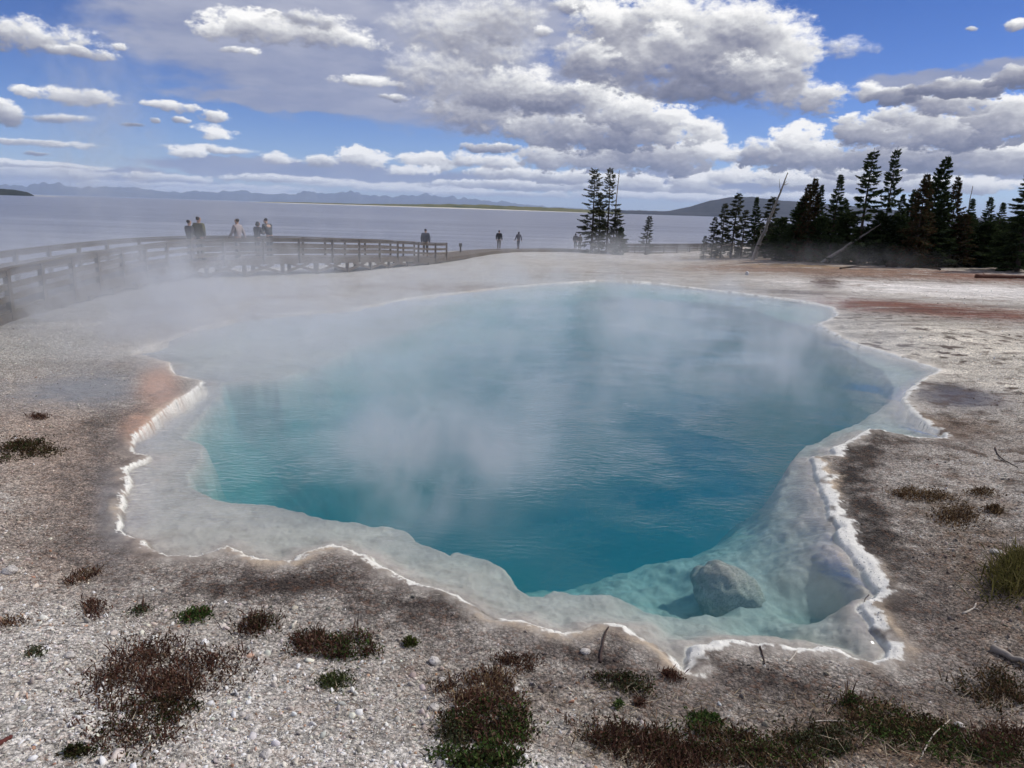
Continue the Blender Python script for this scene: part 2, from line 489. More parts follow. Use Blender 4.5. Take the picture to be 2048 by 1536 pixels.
    mixc((.52, .49, .46), .5 * sstep(.1, .4, n3) * sstep(18, 26, r))
    mixc((.25, .19, .15), .5 * sstep(.12, .4, fbm(x * .5, y * 1.6, 4, 107)) * sstep(16, 24, r))
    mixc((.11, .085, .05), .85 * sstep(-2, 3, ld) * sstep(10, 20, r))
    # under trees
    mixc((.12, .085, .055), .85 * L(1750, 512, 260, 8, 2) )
    # spots
    sp = fbm(x * 2.8, y * 2.8, 3, 111, .6)
    mixc((.085, .058, .042), .95 * sstep(.10, .20, sp) * (.35 + .65 * sstep(-.2, .2, fbm(x * .4, y * .4, 2, 113))) * sstep(7, 9, r) * sstep(3, 6, x) * (1 - sstep(22, 30, r)))
    mixc((.43, .42, .42), .95 * L(480, 640, 260, 34, 1.5) + .5 * L(250, 660, 200, 30), 1.0)
    # white crust of the rim
    cn_ = fbm(x * 4.5, y * 4.5, 4, 123, .6); w = .075 + .06 * cn_ + .085 * (.8 + 1.6 * cn_) * np.clip(L(1672, 985, 40, 130) * 1.3 + L(1700, 1090, 50, 60) * 1.5, 0, 1.3) + .05 * L(1420, 1300, 60, 30) + .06 * L(1760, 1315, 40, 20) \
        + .03 * sstep(-.2, .4, n2) - .02 * sstep(-1, -3, x)
    w = np.where(x < 1.2, w * np.where(x < -2, .55, .75), w); crust = sstep(-.32, -.12, fbm(x * 2.6, y * 2.6, 4, 127, .6)) * sstep(np.where(x < -1.5, -.018, -.045), 0, dn) * (1 - sstep(w * .8, w * 1.15, dn + .085 * fbm(x * 19, y * 19, 4, 121, .68)))
    farleft = np.clip(1.6 * (L(480, 640, 300, 45, 1.6) + L(315, 694, 90, 26) + L(660, 622, 220, 30)), 0, 1); crust = crust * (1 - farleft)
    fade = 1 - .65 * sstep(13, 17, r) * sstep(4, 1, x)
    mixc((.80, .785, .755), crust * np.clip(.95 * fade, 0, 1), 1.0)
    mixc((.58, .47, .36), .5 * (np.exp(-((dn - w - .03) / .05) ** 2)) * (1 - sstep(10, 14, r)) * sstep(-.1, .3, n1))
    # bed
    bed = sstep(0.0, -.06, dn)
    B = np.empty_like(C); B[:] = (.44, .40, .365)
    k = (sstep(-.2, .5, fbm(x * 5, y * 5, 5, 141, .65)) * .75)[:, None]; B = B * (1 - k) + np.array((.31, .28, .25)) * k
    dk = np.clip(.55 * local_gauss(x, y, 1655, 1235, 62, 34, -.3, 1.5) + .35 * local_gauss(x, y, 1610, 1060, 36, 90, -.2), 0, 1)[:, None]
    B = B * (1 - dk) + np.array((.17, .165, .155)) * dk
    pk = np.clip(.55 * local_gauss(x, y, 1600, 1260, 40, 20, -.1), 0, 1)[:, None]
    B = B * (1 - pk) + np.array((.50, .40, .31)) * pk
    eg = (np.exp(-((e - .02) / .05) ** 2) * .35)[:, None]; B = B * (1 - eg) + np.array((.25, .25, .24)) * eg
    C *= (.96 + .04 * np.exp(-(dn / .2) ** 2))[:, None]; C *= np.array((.99, .992, .955))
    C = C * (1 - bed[:, None]) + B * bed[:, None]
    wet = np.clip(.75 * L(322, 765, 34, 46, 1.5) + .75 * L(275, 835, 32, 28, 1.5) + .8 * L(480, 640, 300, 40, 1.5) + .9 * L(160, 775, 130, 32, 1.4) + .8 * L(1925, 785, 80, 24, 1.6) + .6 * L(215, 990, 34, 100), 0, 1)
    grain = np.clip(sstep(.05, .3, dn) * (1 - .85 * wet) * (1 - .5 * sstep(18, 40, r)), 0, 1) * (1 - .7 * crust)
    return C, grain, wet

gc, ggrain, gwet = zone_colours(gx, gy, gdn, ge, gld)

def ground_material():
    m, t, out = new_mat('sinter_ground')
    P = t.new('ShaderNodeNewGeometry').outputs['Position']
    alb = t.attr('albedo'); gr = t.attr('grain', 'Fac'); wet = t.attr('wet', 'Fac')
    c1 = t.voro(P, 38, 'F1', 'Color'); d1 = t.voro(P, 38)
    c2 = t.voro(P, 95, 'F1', 'Color'); d2 = t.voro(P, 95)
    s1 = t.new('ShaderNodeSeparateColor'); t.put(s1.inputs[0], c1)
    s2 = t.new('ShaderNodeSeparateColor'); t.put(s2.inputs[0], c2)
    k = t.m('ADD', t.m('MULTIPLY', s1.outputs[0], 0.9), t.m('MULTIPLY', s2.outputs[0], 0.75))
    k = t.m('ADD', k, 0.22)
    edge = t.mapr(d1, 0.25, 0.75, 1.0, 0.55)
    k = t.m('MULTIPLY', k, edge)
    nz = t.noise(P, 260, 3, .6)
    k = t.m('MULTIPLY', k, t.m('ADD', t.m('MULTIPLY', nz, .8), .6))
    big = t.noise(P, 5, 5, .62)
    k2 = t.m('ADD', t.m('MULTIPLY', big, .5), .75)
    kk = t.m('ADD', t.m('MULTIPLY', t.m('SUBTRACT', k, 1.0), gr), 1.0)
    kk = t.m('MULTIPLY', kk, k2)
    col = t.v('SCALE', alb, scale=kk)
    # a few tan and rusty grains
    tan = t.m('MULTIPLY', t.m('GREATER_THAN', s1.outputs[1], .80), t.m('MULTIPLY', gr, .35))
    col = t.mix(tan, col, t.mix(.6, col, (.22, .10, .05)))
    wht = t.m('MULTIPLY', t.m('GREATER_THAN', s2.outputs[2], .87), t.m('MULTIPLY', gr, .55))
    col = t.mix(wht, col, t.v('SCALE', alb, scale=1.65))
    h = t.m('ADD', t.m('MULTIPLY', t.m('SUBTRACT', 1.0, d1), 1.0), t.m('MULTIPLY', t.m('SUBTRACT', 1.0, d2), .4))
    h = t.m('MULTIPLY', h, gr)
    h2 = t.noise(P, 30, 6, .65)
    nb = t.bump(h, .9, .012)
    nb = t.bump(h2, .35, .02, nb)
    rough = t.m('SUBTRACT', .92, t.m('MULTIPLY', wet, .62))
    principled(t, out, col, rough, nb, .25)
    return m

gm = ground_material()
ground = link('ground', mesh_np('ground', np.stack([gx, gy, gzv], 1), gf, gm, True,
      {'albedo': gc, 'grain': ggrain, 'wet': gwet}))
tag(ground, kind='structure')

# ------------------------------------------------------------------ lake and far land
LAKE_Z = CAMZ - 5.6
def lake_material():
    m, t, out = new_mat('lake_water')
    P = t.new('ShaderNodeNewGeometry').outputs['Position']
    a = t.noise(t.v('MULTIPLY', P, (.5, 1.6, 1)), 1.3, 6, .6)
    b = t.noise(t.v('MULTIPLY', P, (.02, .09, 1)), 1.0, 5, .6)
    nb = t.bump(a, .6, .35); nb = t.bump(b, .25, 1.2, nb)
    wv_ = t.noise(t.v('MULTIPLY', P, (.006, .11, 1)), 1.0, 7, .7)
    c = t.ramp(wv_, [(.35, (.12, .128, .16)), (.65, (.31, .32, .36))])  # silvery sky sheen and ripple streaks put into the water's base colour
    p = principled(t, out, c, .30, nb, .4)
    return m
lake_m = lake_material()
LS = 60000
ys = np.concatenate([[-LS], np.linspace(-400, 400, 9), [2000, 6000, 20000, LS]])
v = []; 
for yy in ys:
    for xx in ys: v.append((xx, yy, LAKE_Z))
n = len(ys); f = [(i * n + j, i * n + j + 1, (i + 1) * n + j + 1, (i + 1) * n + j) for i in range(n - 1) for j in range(n - 1)]
tag(link('lake_water', mesh_np('lake_water', v, f, lake_m)), kind='structure')

def ridge(name, prof, dist, depth, mat, seed, nx=260, ny=18, jag=.25, base=LAKE_Z - 2):
    """long relief: crest given as (px, height in photo px above the shore) turned into metres at its distance"""
    px = np.array([p[0] for p in prof], float); hh = np.array([p[1] for p in prof], float)
    xs = np.linspace(px[0], px[-1], nx); hp = np.interp(xs, px, hh)
    V = []; 
    hn = fbm(xs * .045, xs * 0 + seed, 5, seed, .6)
    for i, x in enumerate(xs):
        d = ray(x, 420); az = math.atan2(d[0], d[1])
        for j in range(ny):
            tt = j / (ny - 1)
            dd = dist + (tt - .5) * depth
            prof_t = math.sin(math.pi * min(1, tt * 1.0)) ** .8
            h = hp[i] / F * dist * prof_t * (1 + jag * hn[i])
            V.append((dd * math.sin(az), dd * math.cos(az), h))
    V = np.array(V)
    rn = fbm(V[:, 0] / dist * 60, V[:, 1] / depth * 4, 5, seed + 5, .6)
    V[:, 2] = base + np.maximum(0, V[:, 2] * (1 + jag * .6 * rn)) + np.where(V[:, 2] > 1e-6, 2.0, 0)
    f = [(i * ny + j, (i + 1) * ny + j, (i + 1) * ny + j + 1, i * ny + j + 1) for i in range(nx - 1) for j in range(ny - 1)]
    o = link(name, mesh_np(name, V, f, mat, True))
    return tag(o, kind='structure')

def land_mat(name, cols, scale):
    m, t, out = new_mat(name)
    P = t.new('ShaderNodeNewGeometry').outputs['Position']
    n = t.noise(t.v('MULTIPLY', P, (1, 1, 3)), scale, 6, .65)
    c = t.ramp(n, cols)
    principled(t, out, c, .95, None, .05)
    return m
m_mount = land_mat('mountain_rock', [(.3, (.05, .06, .085)), (.7, (.10, .11, .14))], .002)
m_hill = land_mat('forested_hill', [(.3, (.035, .04, .05)), (.65, (.07, .07, .075))], .012)
m_spit = land_mat('far_meadow', [(.3, (.06, .075, .03)), (.55, (.16, .15, .055)), (.75, (.09, .09, .05))], .01)
m_sand = simple_mat('pale_sand', (.62, .58, .52), .9, .1, .02)
m_head = land_mat('dark_headland', [(.3, (.02, .028, .03)), (.7, (.05, .055, .05))], .02)
ridge('mountains', [(-300, 14), (60, 13), (100, 19), (150, 13), (260, 17), (330, 11), (400, 13), (480, 16), (560, 13), (620, 20), (660, 17), (700, 22),
      (740, 17), (800, 18), (850, 23), (890, 19), (940, 17), (1000, 14), (1060, 9), (1120, 7), (1240, 5), (1400, 4), (1700, 4), (2400, 6)], 30000, 6000, m_mount, 3, 600, jag=.55)
ridge('hills', [(1230, 2), (1300, 4), (1340, 8), (1380, 17), (1420, 29), (1460, 36), (1500, 37), (1550, 33), (1620, 30), (1700, 26), (1800, 20), (1950, 12), (2200, 8)], 6500, 1500, m_hill, 9, 260, jag=.06)
ridge('low_land', [(1030, 0), (1100, 5), (1200, 6), (1300, 7), (1400, 7), (1500, 8), (1600, 8), (2300, 8)], 5600, 500, m_hill, 12, 200, jag=.25)
ridge('spit', [(505, 0), (540, 1.6), (620, 3.0), (720, 3.4), (830, 6), (900, 8), (960, 9), (1040, 8), (1120, 7.5), (1200, 5), (1260, 0)], 4000, 420, m_spit, 15, 260, ny=14, jag=.25)
ridge('sand_bar', [(490, 0), (560, 1.0), (800, 1.5), (950, 2.0), (1020, 1.4), (1110, 1.0), (1160, .8), (1230, 0)], 3720, 90, m_sand, 18, 200, ny=6, jag=.3)
ridge('headland', [(-300, 12), (-40, 11), (0, 10), (35, 9), (60, 5.5), (74, 0)], 2600, 300, m_head, 21, 120, ny=10, jag=.15)
ridge('sand_point', [(58, 0), (70, .8), (100, .8), (140, .3), (160, 0)], 2550, 50, m_sand, 24, 60, ny=5, jag=.2)

# ------------------------------------------------------------------ pool water body
def pool_material():
    m, t, out = new_mat('spring_water')
    P = t.new('ShaderNodeNewGeometry').outputs['Position']
    w = t.noise(P, .9, 2, .5, out='Color')
    pw = t.v('ADD', P, t.v('SCALE', t.v('SUBTRACT', w, (.5, .5, .5)), scale=.5))
    a = t.noise(t.v('MULTIPLY', pw, (2.6, 5.6, 1)), 3.2, 4, .55)
    b = t.noise(t.v('MULTIPLY', pw, (1.2, 2.6, 1)), 9.0, 2, .5)
    amp = t.mapr(t.noise(P, .35, 3, .6), .40, .64, .08, 1.0)
    sy = t.new('ShaderNodeSeparateXYZ'); t.put(sy.inputs[0], P); amp = t.m('MULTIPLY', amp, t.mapr(sy.outputs[1], 4.2, 8.0, .05, 1.0)); amp = t.m('MULTIPLY', amp, t.mapr(sy.outputs[0], -4.6, -2.2, .10, 1.0))
    hgt = t.m('MULTIPLY', t.m('ADD', a, t.m('MULTIPLY', b, .22)), amp)
    nb = t.bump(hgt, .8, .066)
    gl = t.new('ShaderNodeBsdfGlossy'); gl.inputs['Roughness'].default_value = .04
    t.put(gl.inputs['Normal'], nb); t.put(gl.inputs['Color'], (1, 1, 1))
    tr = t.new('ShaderNodeBsdfTransparent')
    inc = t.new('ShaderNodeNewGeometry').outputs['Incoming']
    cosv = t.m('ABSOLUTE', t.v('DOT_PRODUCT', inc, nb))
    fr = t.m('ADD', .02, t.m('MULTIPLY', .98, t.m('POWER', t.m('SUBTRACT', 1.0, cosv, clamp=True), 5.0)), clamp=True)
    mx = t.new('ShaderNodeMixShader'); t.l.new(fr, mx.inputs[0])
    t.l.new(tr.outputs[0], mx.inputs[1]); t.l.new(gl.outputs[0], mx.inputs[2])
    t.l.new(mx.outputs[0], out.inputs['Surface'])
    sc_ = t.new('ShaderNodeVolumeScatter'); t.put(sc_.inputs['Color'], (.16, .63, .73)); sc_.inputs['Density'].default_value = .135
    sc_.inputs['Anisotropy'].default_value = 0.0
    ab = t.new('ShaderNodeVolumeAbsorption'); t.put(ab.inputs['Color'], (.0, .715, .775)); ab.inputs['Density'].default_value = .56
    ad = t.new('ShaderNodeAddShader'); t.l.new(sc_.outputs[0], ad.inputs[0]); t.l.new(ab.outputs[0], ad.inputs[1])
    t.l.new(ad.outputs[0], out.inputs['Volume'])
    return m
pm = pool_material()
cen = OUT.mean(0)
NA = 260
angs = np.linspace(-math.pi, math.pi, NA, endpoint=False)
dense = []
for i in range(len(OUT)):
    for k in range(24): dense.append(OUT[i] + (OUT[(i + 1) % len(OUT)] - OUT[i]) * k / 24)
dense = np.array(dense) - cen
da = np.arctan2(dense[:, 1], dense[:, 0]); dr = np.hypot(dense[:, 0], dense[:, 1])
rad = np.array([dr[np.abs((da - a + math.pi) % (2 * math.pi) - math.pi) < .03].max() for a in angs])
rad = np.maximum.reduce([rad, np.roll(rad, 1) * .98, np.roll(rad, -1) * .98]) + .12
ring = np.stack([cen[0] + rad * np.cos(angs), cen[1] + rad * np.sin(angs)], 1)
from mathutils.geometry import delaunay_2d_cdt
inner = [(x, y) for x in np.arange(-14, 14, .55) for y in np.arange(2, 34, .55)]
iv = np.array(inner) + RNG.uniform(-.12, .12, (len(inner), 2))
iv = iv[sdist(iv[:, 0], iv[:, 1], ring) < -.35]
allp = [Vector(map(float, p)) for p in ring] + [Vector(map(float, p)) for p in iv]
dv, de, df, *_r = delaunay_2d_cdt(allp, [(i, (i + 1) % NA) for i in range(NA)], [], 1, 1e-5)
V = [(p.x, p.y, 0.0) for p in dv]
Fc = [tuple(q) if (dv[q[1]] - dv[q[0]]).cross(dv[q[2]] - dv[q[0]]) > 0 else tuple(reversed(q)) for q in df]
nv = len(V); V += [(p[0], p[1], -9.0) for p in V]
Fc += [tuple(reversed([nv + k for k in q])) for q in Fc]
for i in range(NA):
    j = (i + 1) % NA
    Fc += [(i, nv + i, nv + j), (i, nv + j, j)]
tag(link('pool_water', mesh_np('pool_water', V, Fc, pm, False)), kind='structure')

# ------------------------------------------------------------------ gravel and crust (loose stones beyond counting)
_ico = []
_p = (1 + 5 ** .5) / 2
for a_, b_ in ((-1, _p), (1, _p), (-1, -_p), (1, -_p)): _ico.append((a_, b_, 0))
for a_, b_ in ((-1, _p), (1, _p), (-1, -_p), (1, -_p)): _ico.append((0, a_, b_))
for a_, b_ in ((_p, -1), (_p, 1), (-_p, -1), (-_p, 1)): _ico.append((a_, 0, b_))
ICO = np.array(_ico); ICO /= np.linalg.norm(ICO[0])
ICOF = np.array([(0,11,5),(0,5,1),(0,1,7),(0,7,10),(0,10,11),(1,5,9),(5,11,4),(11,10,2),(10,7,6),(7,1,8),(3,9,4),(3,4,2),(3,2,6),(3,6,8),(3,8,9),(4,9,5),(2,4,11),(6,2,10),(8,6,7),(9,8,1)])

def rand_rot(n):
    q = RNG.normal(size=(n, 4)); q /= np.linalg.norm(q, axis=1)[:, None]
    w, x, y, z = q.T
    return np.stack([np.stack([1-2*(y*y+z*z), 2*(x*y-z*w), 2*(x*z+y*w)], -1), np.stack([2*(x*y+z*w), 1-2*(x*x+z*z), 2*(y*z-x*w)], -1),
                     np.stack([2*(x*z-y*w), 2*(y*z+x*w), 1-2*(x*x+y*y)], -1)], 1)

def stones(name, pos, size, cols, mat, flat=.6, jit=.28, smooth=False):
    n = len(pos)
    sc = size[:, None] * np.stack([RNG.uniform(.75, 1.35, n), RNG.uniform(.75, 1.25, n), RNG.uniform(flat * .7, flat * 1.3, n)], 1)
    v = ICO[None] * (1 + RNG.uniform(-jit, jit, (n, 12, 1)))
    R = rand_rot(n)
    v = np.einsum('nij,nkj->nki', R, v * sc[:, None, :])
    v = v + pos[:, None, :]
    f = (ICOF[None] + (np.arange(n) * 12)[:, None, None]).reshape(-1, 3)
    return mesh_np(name, v.reshape(-1, 3), f, mat, smooth, {'col': np.repeat(cols, 12, 0)})

m_stone = attr_mat('pebble_stone', .9, .2)
def scatter_stones(n, rmin, rmax, azmax, smin, smax, power=1.0):
    r = np.exp(RNG.uniform(math.log(rmin), math.log(rmax), n)) if power == 0 else (rmin ** power + (rmax ** power - rmin ** power) * RNG.random(n)) ** (1 / power)
    a = RNG.uniform(-azmax, azmax, n)
    x = r * np.sin(a); y = r * np.cos(a)
    z, dn, e, ld = terrain(x, y, True)
    C, gr, wet = zone_colours(x, y, dn, e, ld)
    keep = (dn > .12) & (RNG.random(n) < gr * (.35 + .65 * sstep(.12, .5, dn)))
    dens = sstep(-.5, .35, fbm(x * 1.1, y * 1.1, 3, 201)); keep &= RNG.random(n) < .45 + .55 * dens
    x, y, z, C, dn = x[keep], y[keep], z[keep], C[keep], dn[keep]
    s = smin * (smax / smin) ** (RNG.random(len(x)) ** 2.6)
    s = s * (.55 + .45 * sstep(.3, 1.2, dn))
    br = RNG.lognormal(.30, .48, len(x))[:, None]
    tint = 1 + RNG.normal(0, .06, (len(x), 3)) * np.array([1, .3, 1])
    col = np.clip(C * br * tint, .02, .78)
    col = col * .82 + .18 * np.array((.52, .48, .44)) * np.clip(C.mean(1, keepdims=True) / .38, .1, 1.2)
    rust = RNG.random(len(x)) < .035
    col[rust] = col[rust] * np.array((.75, .5, .38))
    return np.stack([x, y, z + s * .12], 1), s, col
A = [scatter_stones(5200, 2.3, 7.0, .80, .011, .030, 1.2), scatter_stones(150000, 2.3, 7.5, .80, .0024, .0115, 1.2), scatter_stones(40000, 6, 18, .70, .005, .016, 1.3), scatter_stones(3500, 15, 45, .62, .012, .035, 1.5)]
gpos = np.concatenate([a[0] for a in A]); gs = np.concatenate([a[1] for a in A]); gcol = np.concatenate([a[2] for a in A])
tag(link('gravel', stones('gravel', gpos, gs, gcol, m_stone, .42, .34)), 'loose pale sinter gravel strewn over the bank round the pool', 'gravel', kind='stuff')

m_crust = attr_mat('white_crust', .9, .2, .35)
# knobbly white crust along the water's edge
cp = []; cs = []
seglen = np.linalg.norm(np.roll(OUT, -1, 0) - OUT, axis=1)
for i in range(len(OUT)):
    a, b = OUT[i], OUT[(i + 1) % len(OUT)]
    mid_r = np.hypot(*((a + b) / 2))
    if mid_r > 15.5: continue
    m_ = int(seglen[i] * 150 * min(1, 7 / mid_r))
    t_ = RNG.random(m_)[:, None]
    q = a + (b - a) * t_ + RNG.normal(0, .055, (m_, 2))
    cp.append(q)
cp = np.concatenate(cp)
cz, cdn, ce, cld = terrain(cp[:, 0], cp[:, 1], True)
cc, _, _ = zone_colours(cp[:, 0], cp[:, 1], cdn, ce, cld)
k = (cdn > -.02) & (cc.mean(1) > .60)
cp, cz, cc = cp[k], cz[k], cc[k]
cs = .0025 + .005 * RNG.random(len(cp)) ** 2
ccol = np.clip(np.array((.80, .79, .77)) * RNG.normal(1, .06, (len(cp), 1)), .5, .9)
tag(link('sinter_crust', stones('sinter_crust', np.stack([cp[:, 0], cp[:, 1], cz - cs * .1], 1), cs, ccol, m_crust, .8, .15, True)),
    'knobbly white sinter crust edging the water', 'mineral crust', kind='stuff')

# ------------------------------------------------------------------ boulder in the water
def rock(name, loc, size, mat, seed, sub=4, amp=.18):
    import bmesh
    bm = bmesh.new(); bmesh.ops.create_icosphere(bm, subdivisions=sub, radius=1.0)
    me = bpy.data.meshes.new(name); bm.to_mesh(me); bm.free()
    n = len(me.vertices); co = np.empty(n * 3, np.float32); me.vertices.foreach_get('co', co); co = co.reshape(-1, 3).astype(float)
    r = 1 + amp * fbm(co[:, 0] * 1.3 + seed, co[:, 1] * 1.3 + co[:, 2], 4, seed) + amp * .5 * fbm(co[:, 2] * 3 + seed, co[:, 0] * 3 - co[:, 1], 3, seed + 3)
    # a few planar breaks
    for q in range(5):
        d = RNG.normal(size=3); d /= np.linalg.norm(d); k_ = co @ d
        r = np.where(k_ * r > .84, .84 / np.maximum(k_, .2), r)
    co *= r[:, None]; co *= np.array(size)
    me.vertices.foreach_set('co', co.astype(np.float32).ravel()); me.update()
    me.polygons.foreach_set('use_smooth', [True] * len(me.polygons))
    me.materials.append(mat)
    o = link(name, me); o.location = [float(c) for c in loc]
    return o
def rock_mat(name, col):
    m, t, out = new_mat(name)
    P = t.new('ShaderNodeTexCoord').outputs['Object']
    n = t.noise(P, 9, 7, .65); w = t.noise(t.v('MULTIPLY', P, (3, 9, 9)), 3, 5, .7, 1.2)
    c = t.ramp(n, [(.3, tuple(q * .7 for q in col)), (.7, tuple(min(1, q * 1.2) for q in col))])
    cr = t.mapr(t.m('ABSOLUTE', t.m('SUBTRACT', w, .5)), 0, .03, .4, 1)
    c = t.v('SCALE', c, scale=cr)
    nb = t.bump(n, .6, .03); nb = t.bump(cr, .4, .01, nb)
    principled(t, out, c, .9, nb, .2)
    return m
m_rock = rock_mat('grey_rock', (.40, .35, .30))
bp = G(1460, 1152, -.22)
bo = rock('boulder', (bp[0], bp[1], -.42), (.29, .34, .25), m_rock, 5, 5, .26)
bo.rotation_euler = (.2, .1, .5)
tag(bo, 'rounded grey boulder sunk in shallow water near the pool edge', 'boulder')

# ------------------------------------------------------------------ boardwalk
m_wood = simple_mat('weathered_wood', (.105, .082, .060), .85, .4, 3.0, .2, .4, (2, 2, 12))
m_wood2 = simple_mat('deck_wood', (.14, .115, .09), .85, .35, 3.0, .2, .3)
bw = empty('boardwalk', (line[len(line) // 3][0], line[len(line) // 3][1], gz(line[len(line) // 3][0], line[len(line) // 3][1])))
tag(bw, 'raised timber boardwalk with rails curving through the steam to the lake', 'boardwalk')
B0 = Vector(bw.location)
def rel(p): return (p[0] - B0.x, p[1] - B0.y, p[2] - B0.z)
deck = MB()
for i in range(len(line) - 1):
    # two planks per half metre
    for k in range(3):
        t0, t1 = (k + .04) / 3, (k + .96) / 3
        a0 = line[i] * (1 - t0) + line[i + 1] * t0; a1 = line[i] * (1 - t1) + line[i + 1] * t1
        b0 = far_line[i] * (1 - t0) + far_line[i + 1] * t0; b1 = far_line[i] * (1 - t1) + far_line[i + 1] * t1
        vs = [rel(q) for q in (a0, a1, b1, b0)]
        vs += [(q[0], q[1], q[2] - .045) for q in vs]
        deck.add(vs, [(3, 2, 1, 0), (4, 5, 6, 7), (0, 1, 5, 4), (1, 2, 6, 5), (2, 3, 7, 6), (3, 0, 4, 7)])
deck.build('deck', m_wood2, bw)
for L_ in (line, far_line):
    st = MB()
    for i in range(len(L_) - 1):
        a, b = L_[i].copy(), L_[i + 1].copy(); a[2] -= .16; b[2] -= .16
        st.bar(rel(a), rel(b), .05, .22)
    st.build('stringer', m_wood, bw)
slen = np.concatenate([[0], np.cumsum(np.linalg.norm(np.diff(line, axis=0), axis=1))])
# where rails run: up to the end of the first railing, and again on the far run
end1 = np.argmin(np.linalg.norm(line[:, :2] - near[9][:2], axis=1)); start2 = np.argmin(np.linalg.norm(line[:, :2] - near[13][:2], axis=1))
N_ = len(line)
step = 4
for L_ in (line, far_line):
    for a_, b_ in ((0, end1), (start2, N_ - 1)):
        idx = list(range(a_, b_ + 1))
        for hz, w_, h_ in ((RAIL_H - .02, .14, .045), (RAIL_H - .12, .04, .12), (RAIL_H - .40, .04, .13), (RAIL_H - .66, .04, .13)):
            rb = MB()
            for i in idx[:-1]:
                a, b = L_[i].copy(), L_[i + 1].copy(); a[2] += hz; b[2] += hz
                rb.bar(rel(a), rel(b), w_, h_)
            rb.build('rail', m_wood, bw)
        for i in idx[::step]:
            pb = MB(); p = L_[i]
            pb.bar(rel((p[0], p[1], p[2] - .25)), rel((p[0], p[1], p[2] + RAIL_H - .045)), .11, .11, (1, 0, 0))
            pb.build('railing_post', m_wood, bw)
for side, L_ in enumerate((line, far_line)):
    for i in range(2, end1 + 6, step):
        p = L_[i]; zg = gz(p[0], p[1])
        if p[2] - zg < .35: continue
        pb = MB(); pb.bar(rel((p[0], p[1], zg - .25)), rel((p[0], p[1], p[2] - .27)), .15, .15, (1, 0, 0))
        po = pb.build('support_post', m_wood, bw)
        if side == 0 and i + step < len(line):
            q = L_[min(i + 3, len(line) - 1)]
            bb = MB(); bb.bar(rel((p[0], p[1], zg + .08)), rel((q[0], q[1], q[2] - .27)), .05, .12)
            q = L_[max(i - 3, 0)]
            bb.bar(rel((p[0], p[1], zg + .10)), rel((q[0], q[1], q[2] - .27)), .05, .12)
            bb.build('brace', m_wood, po)

# small post beside the low walk
sp = G(921, 502, CAMZ - 3.3)
pst = empty('marker_post', (sp[0], sp[1], sp[2])); tag(pst, 'short dark marker post beside the open stretch of boardwalk', 'post')
b = MB(); b.bar((0, 0, -.4), (0, 0, .42), .16, .12, (1, 0, 0)); b.build('post', m_wood, pst)
b = MB(); b.bar((-.12, -.08, .47), (.12, -.08, .47), .05, .26); b.build('plate', m_wood2, pst)

# ------------------------------------------------------------------ trees
m_bark = simple_mat('conifer_bark', (.075, .06, .048), .9, .4, 6, .1, .6, (4, 4, 1))
m_dead = simple_mat('bleached_wood', (.27, .245, .215), .85, .35, 5, .1, .4, (5, 5, 1))
m_needle = attr_mat('conifer_needles', .7, .2, .25)

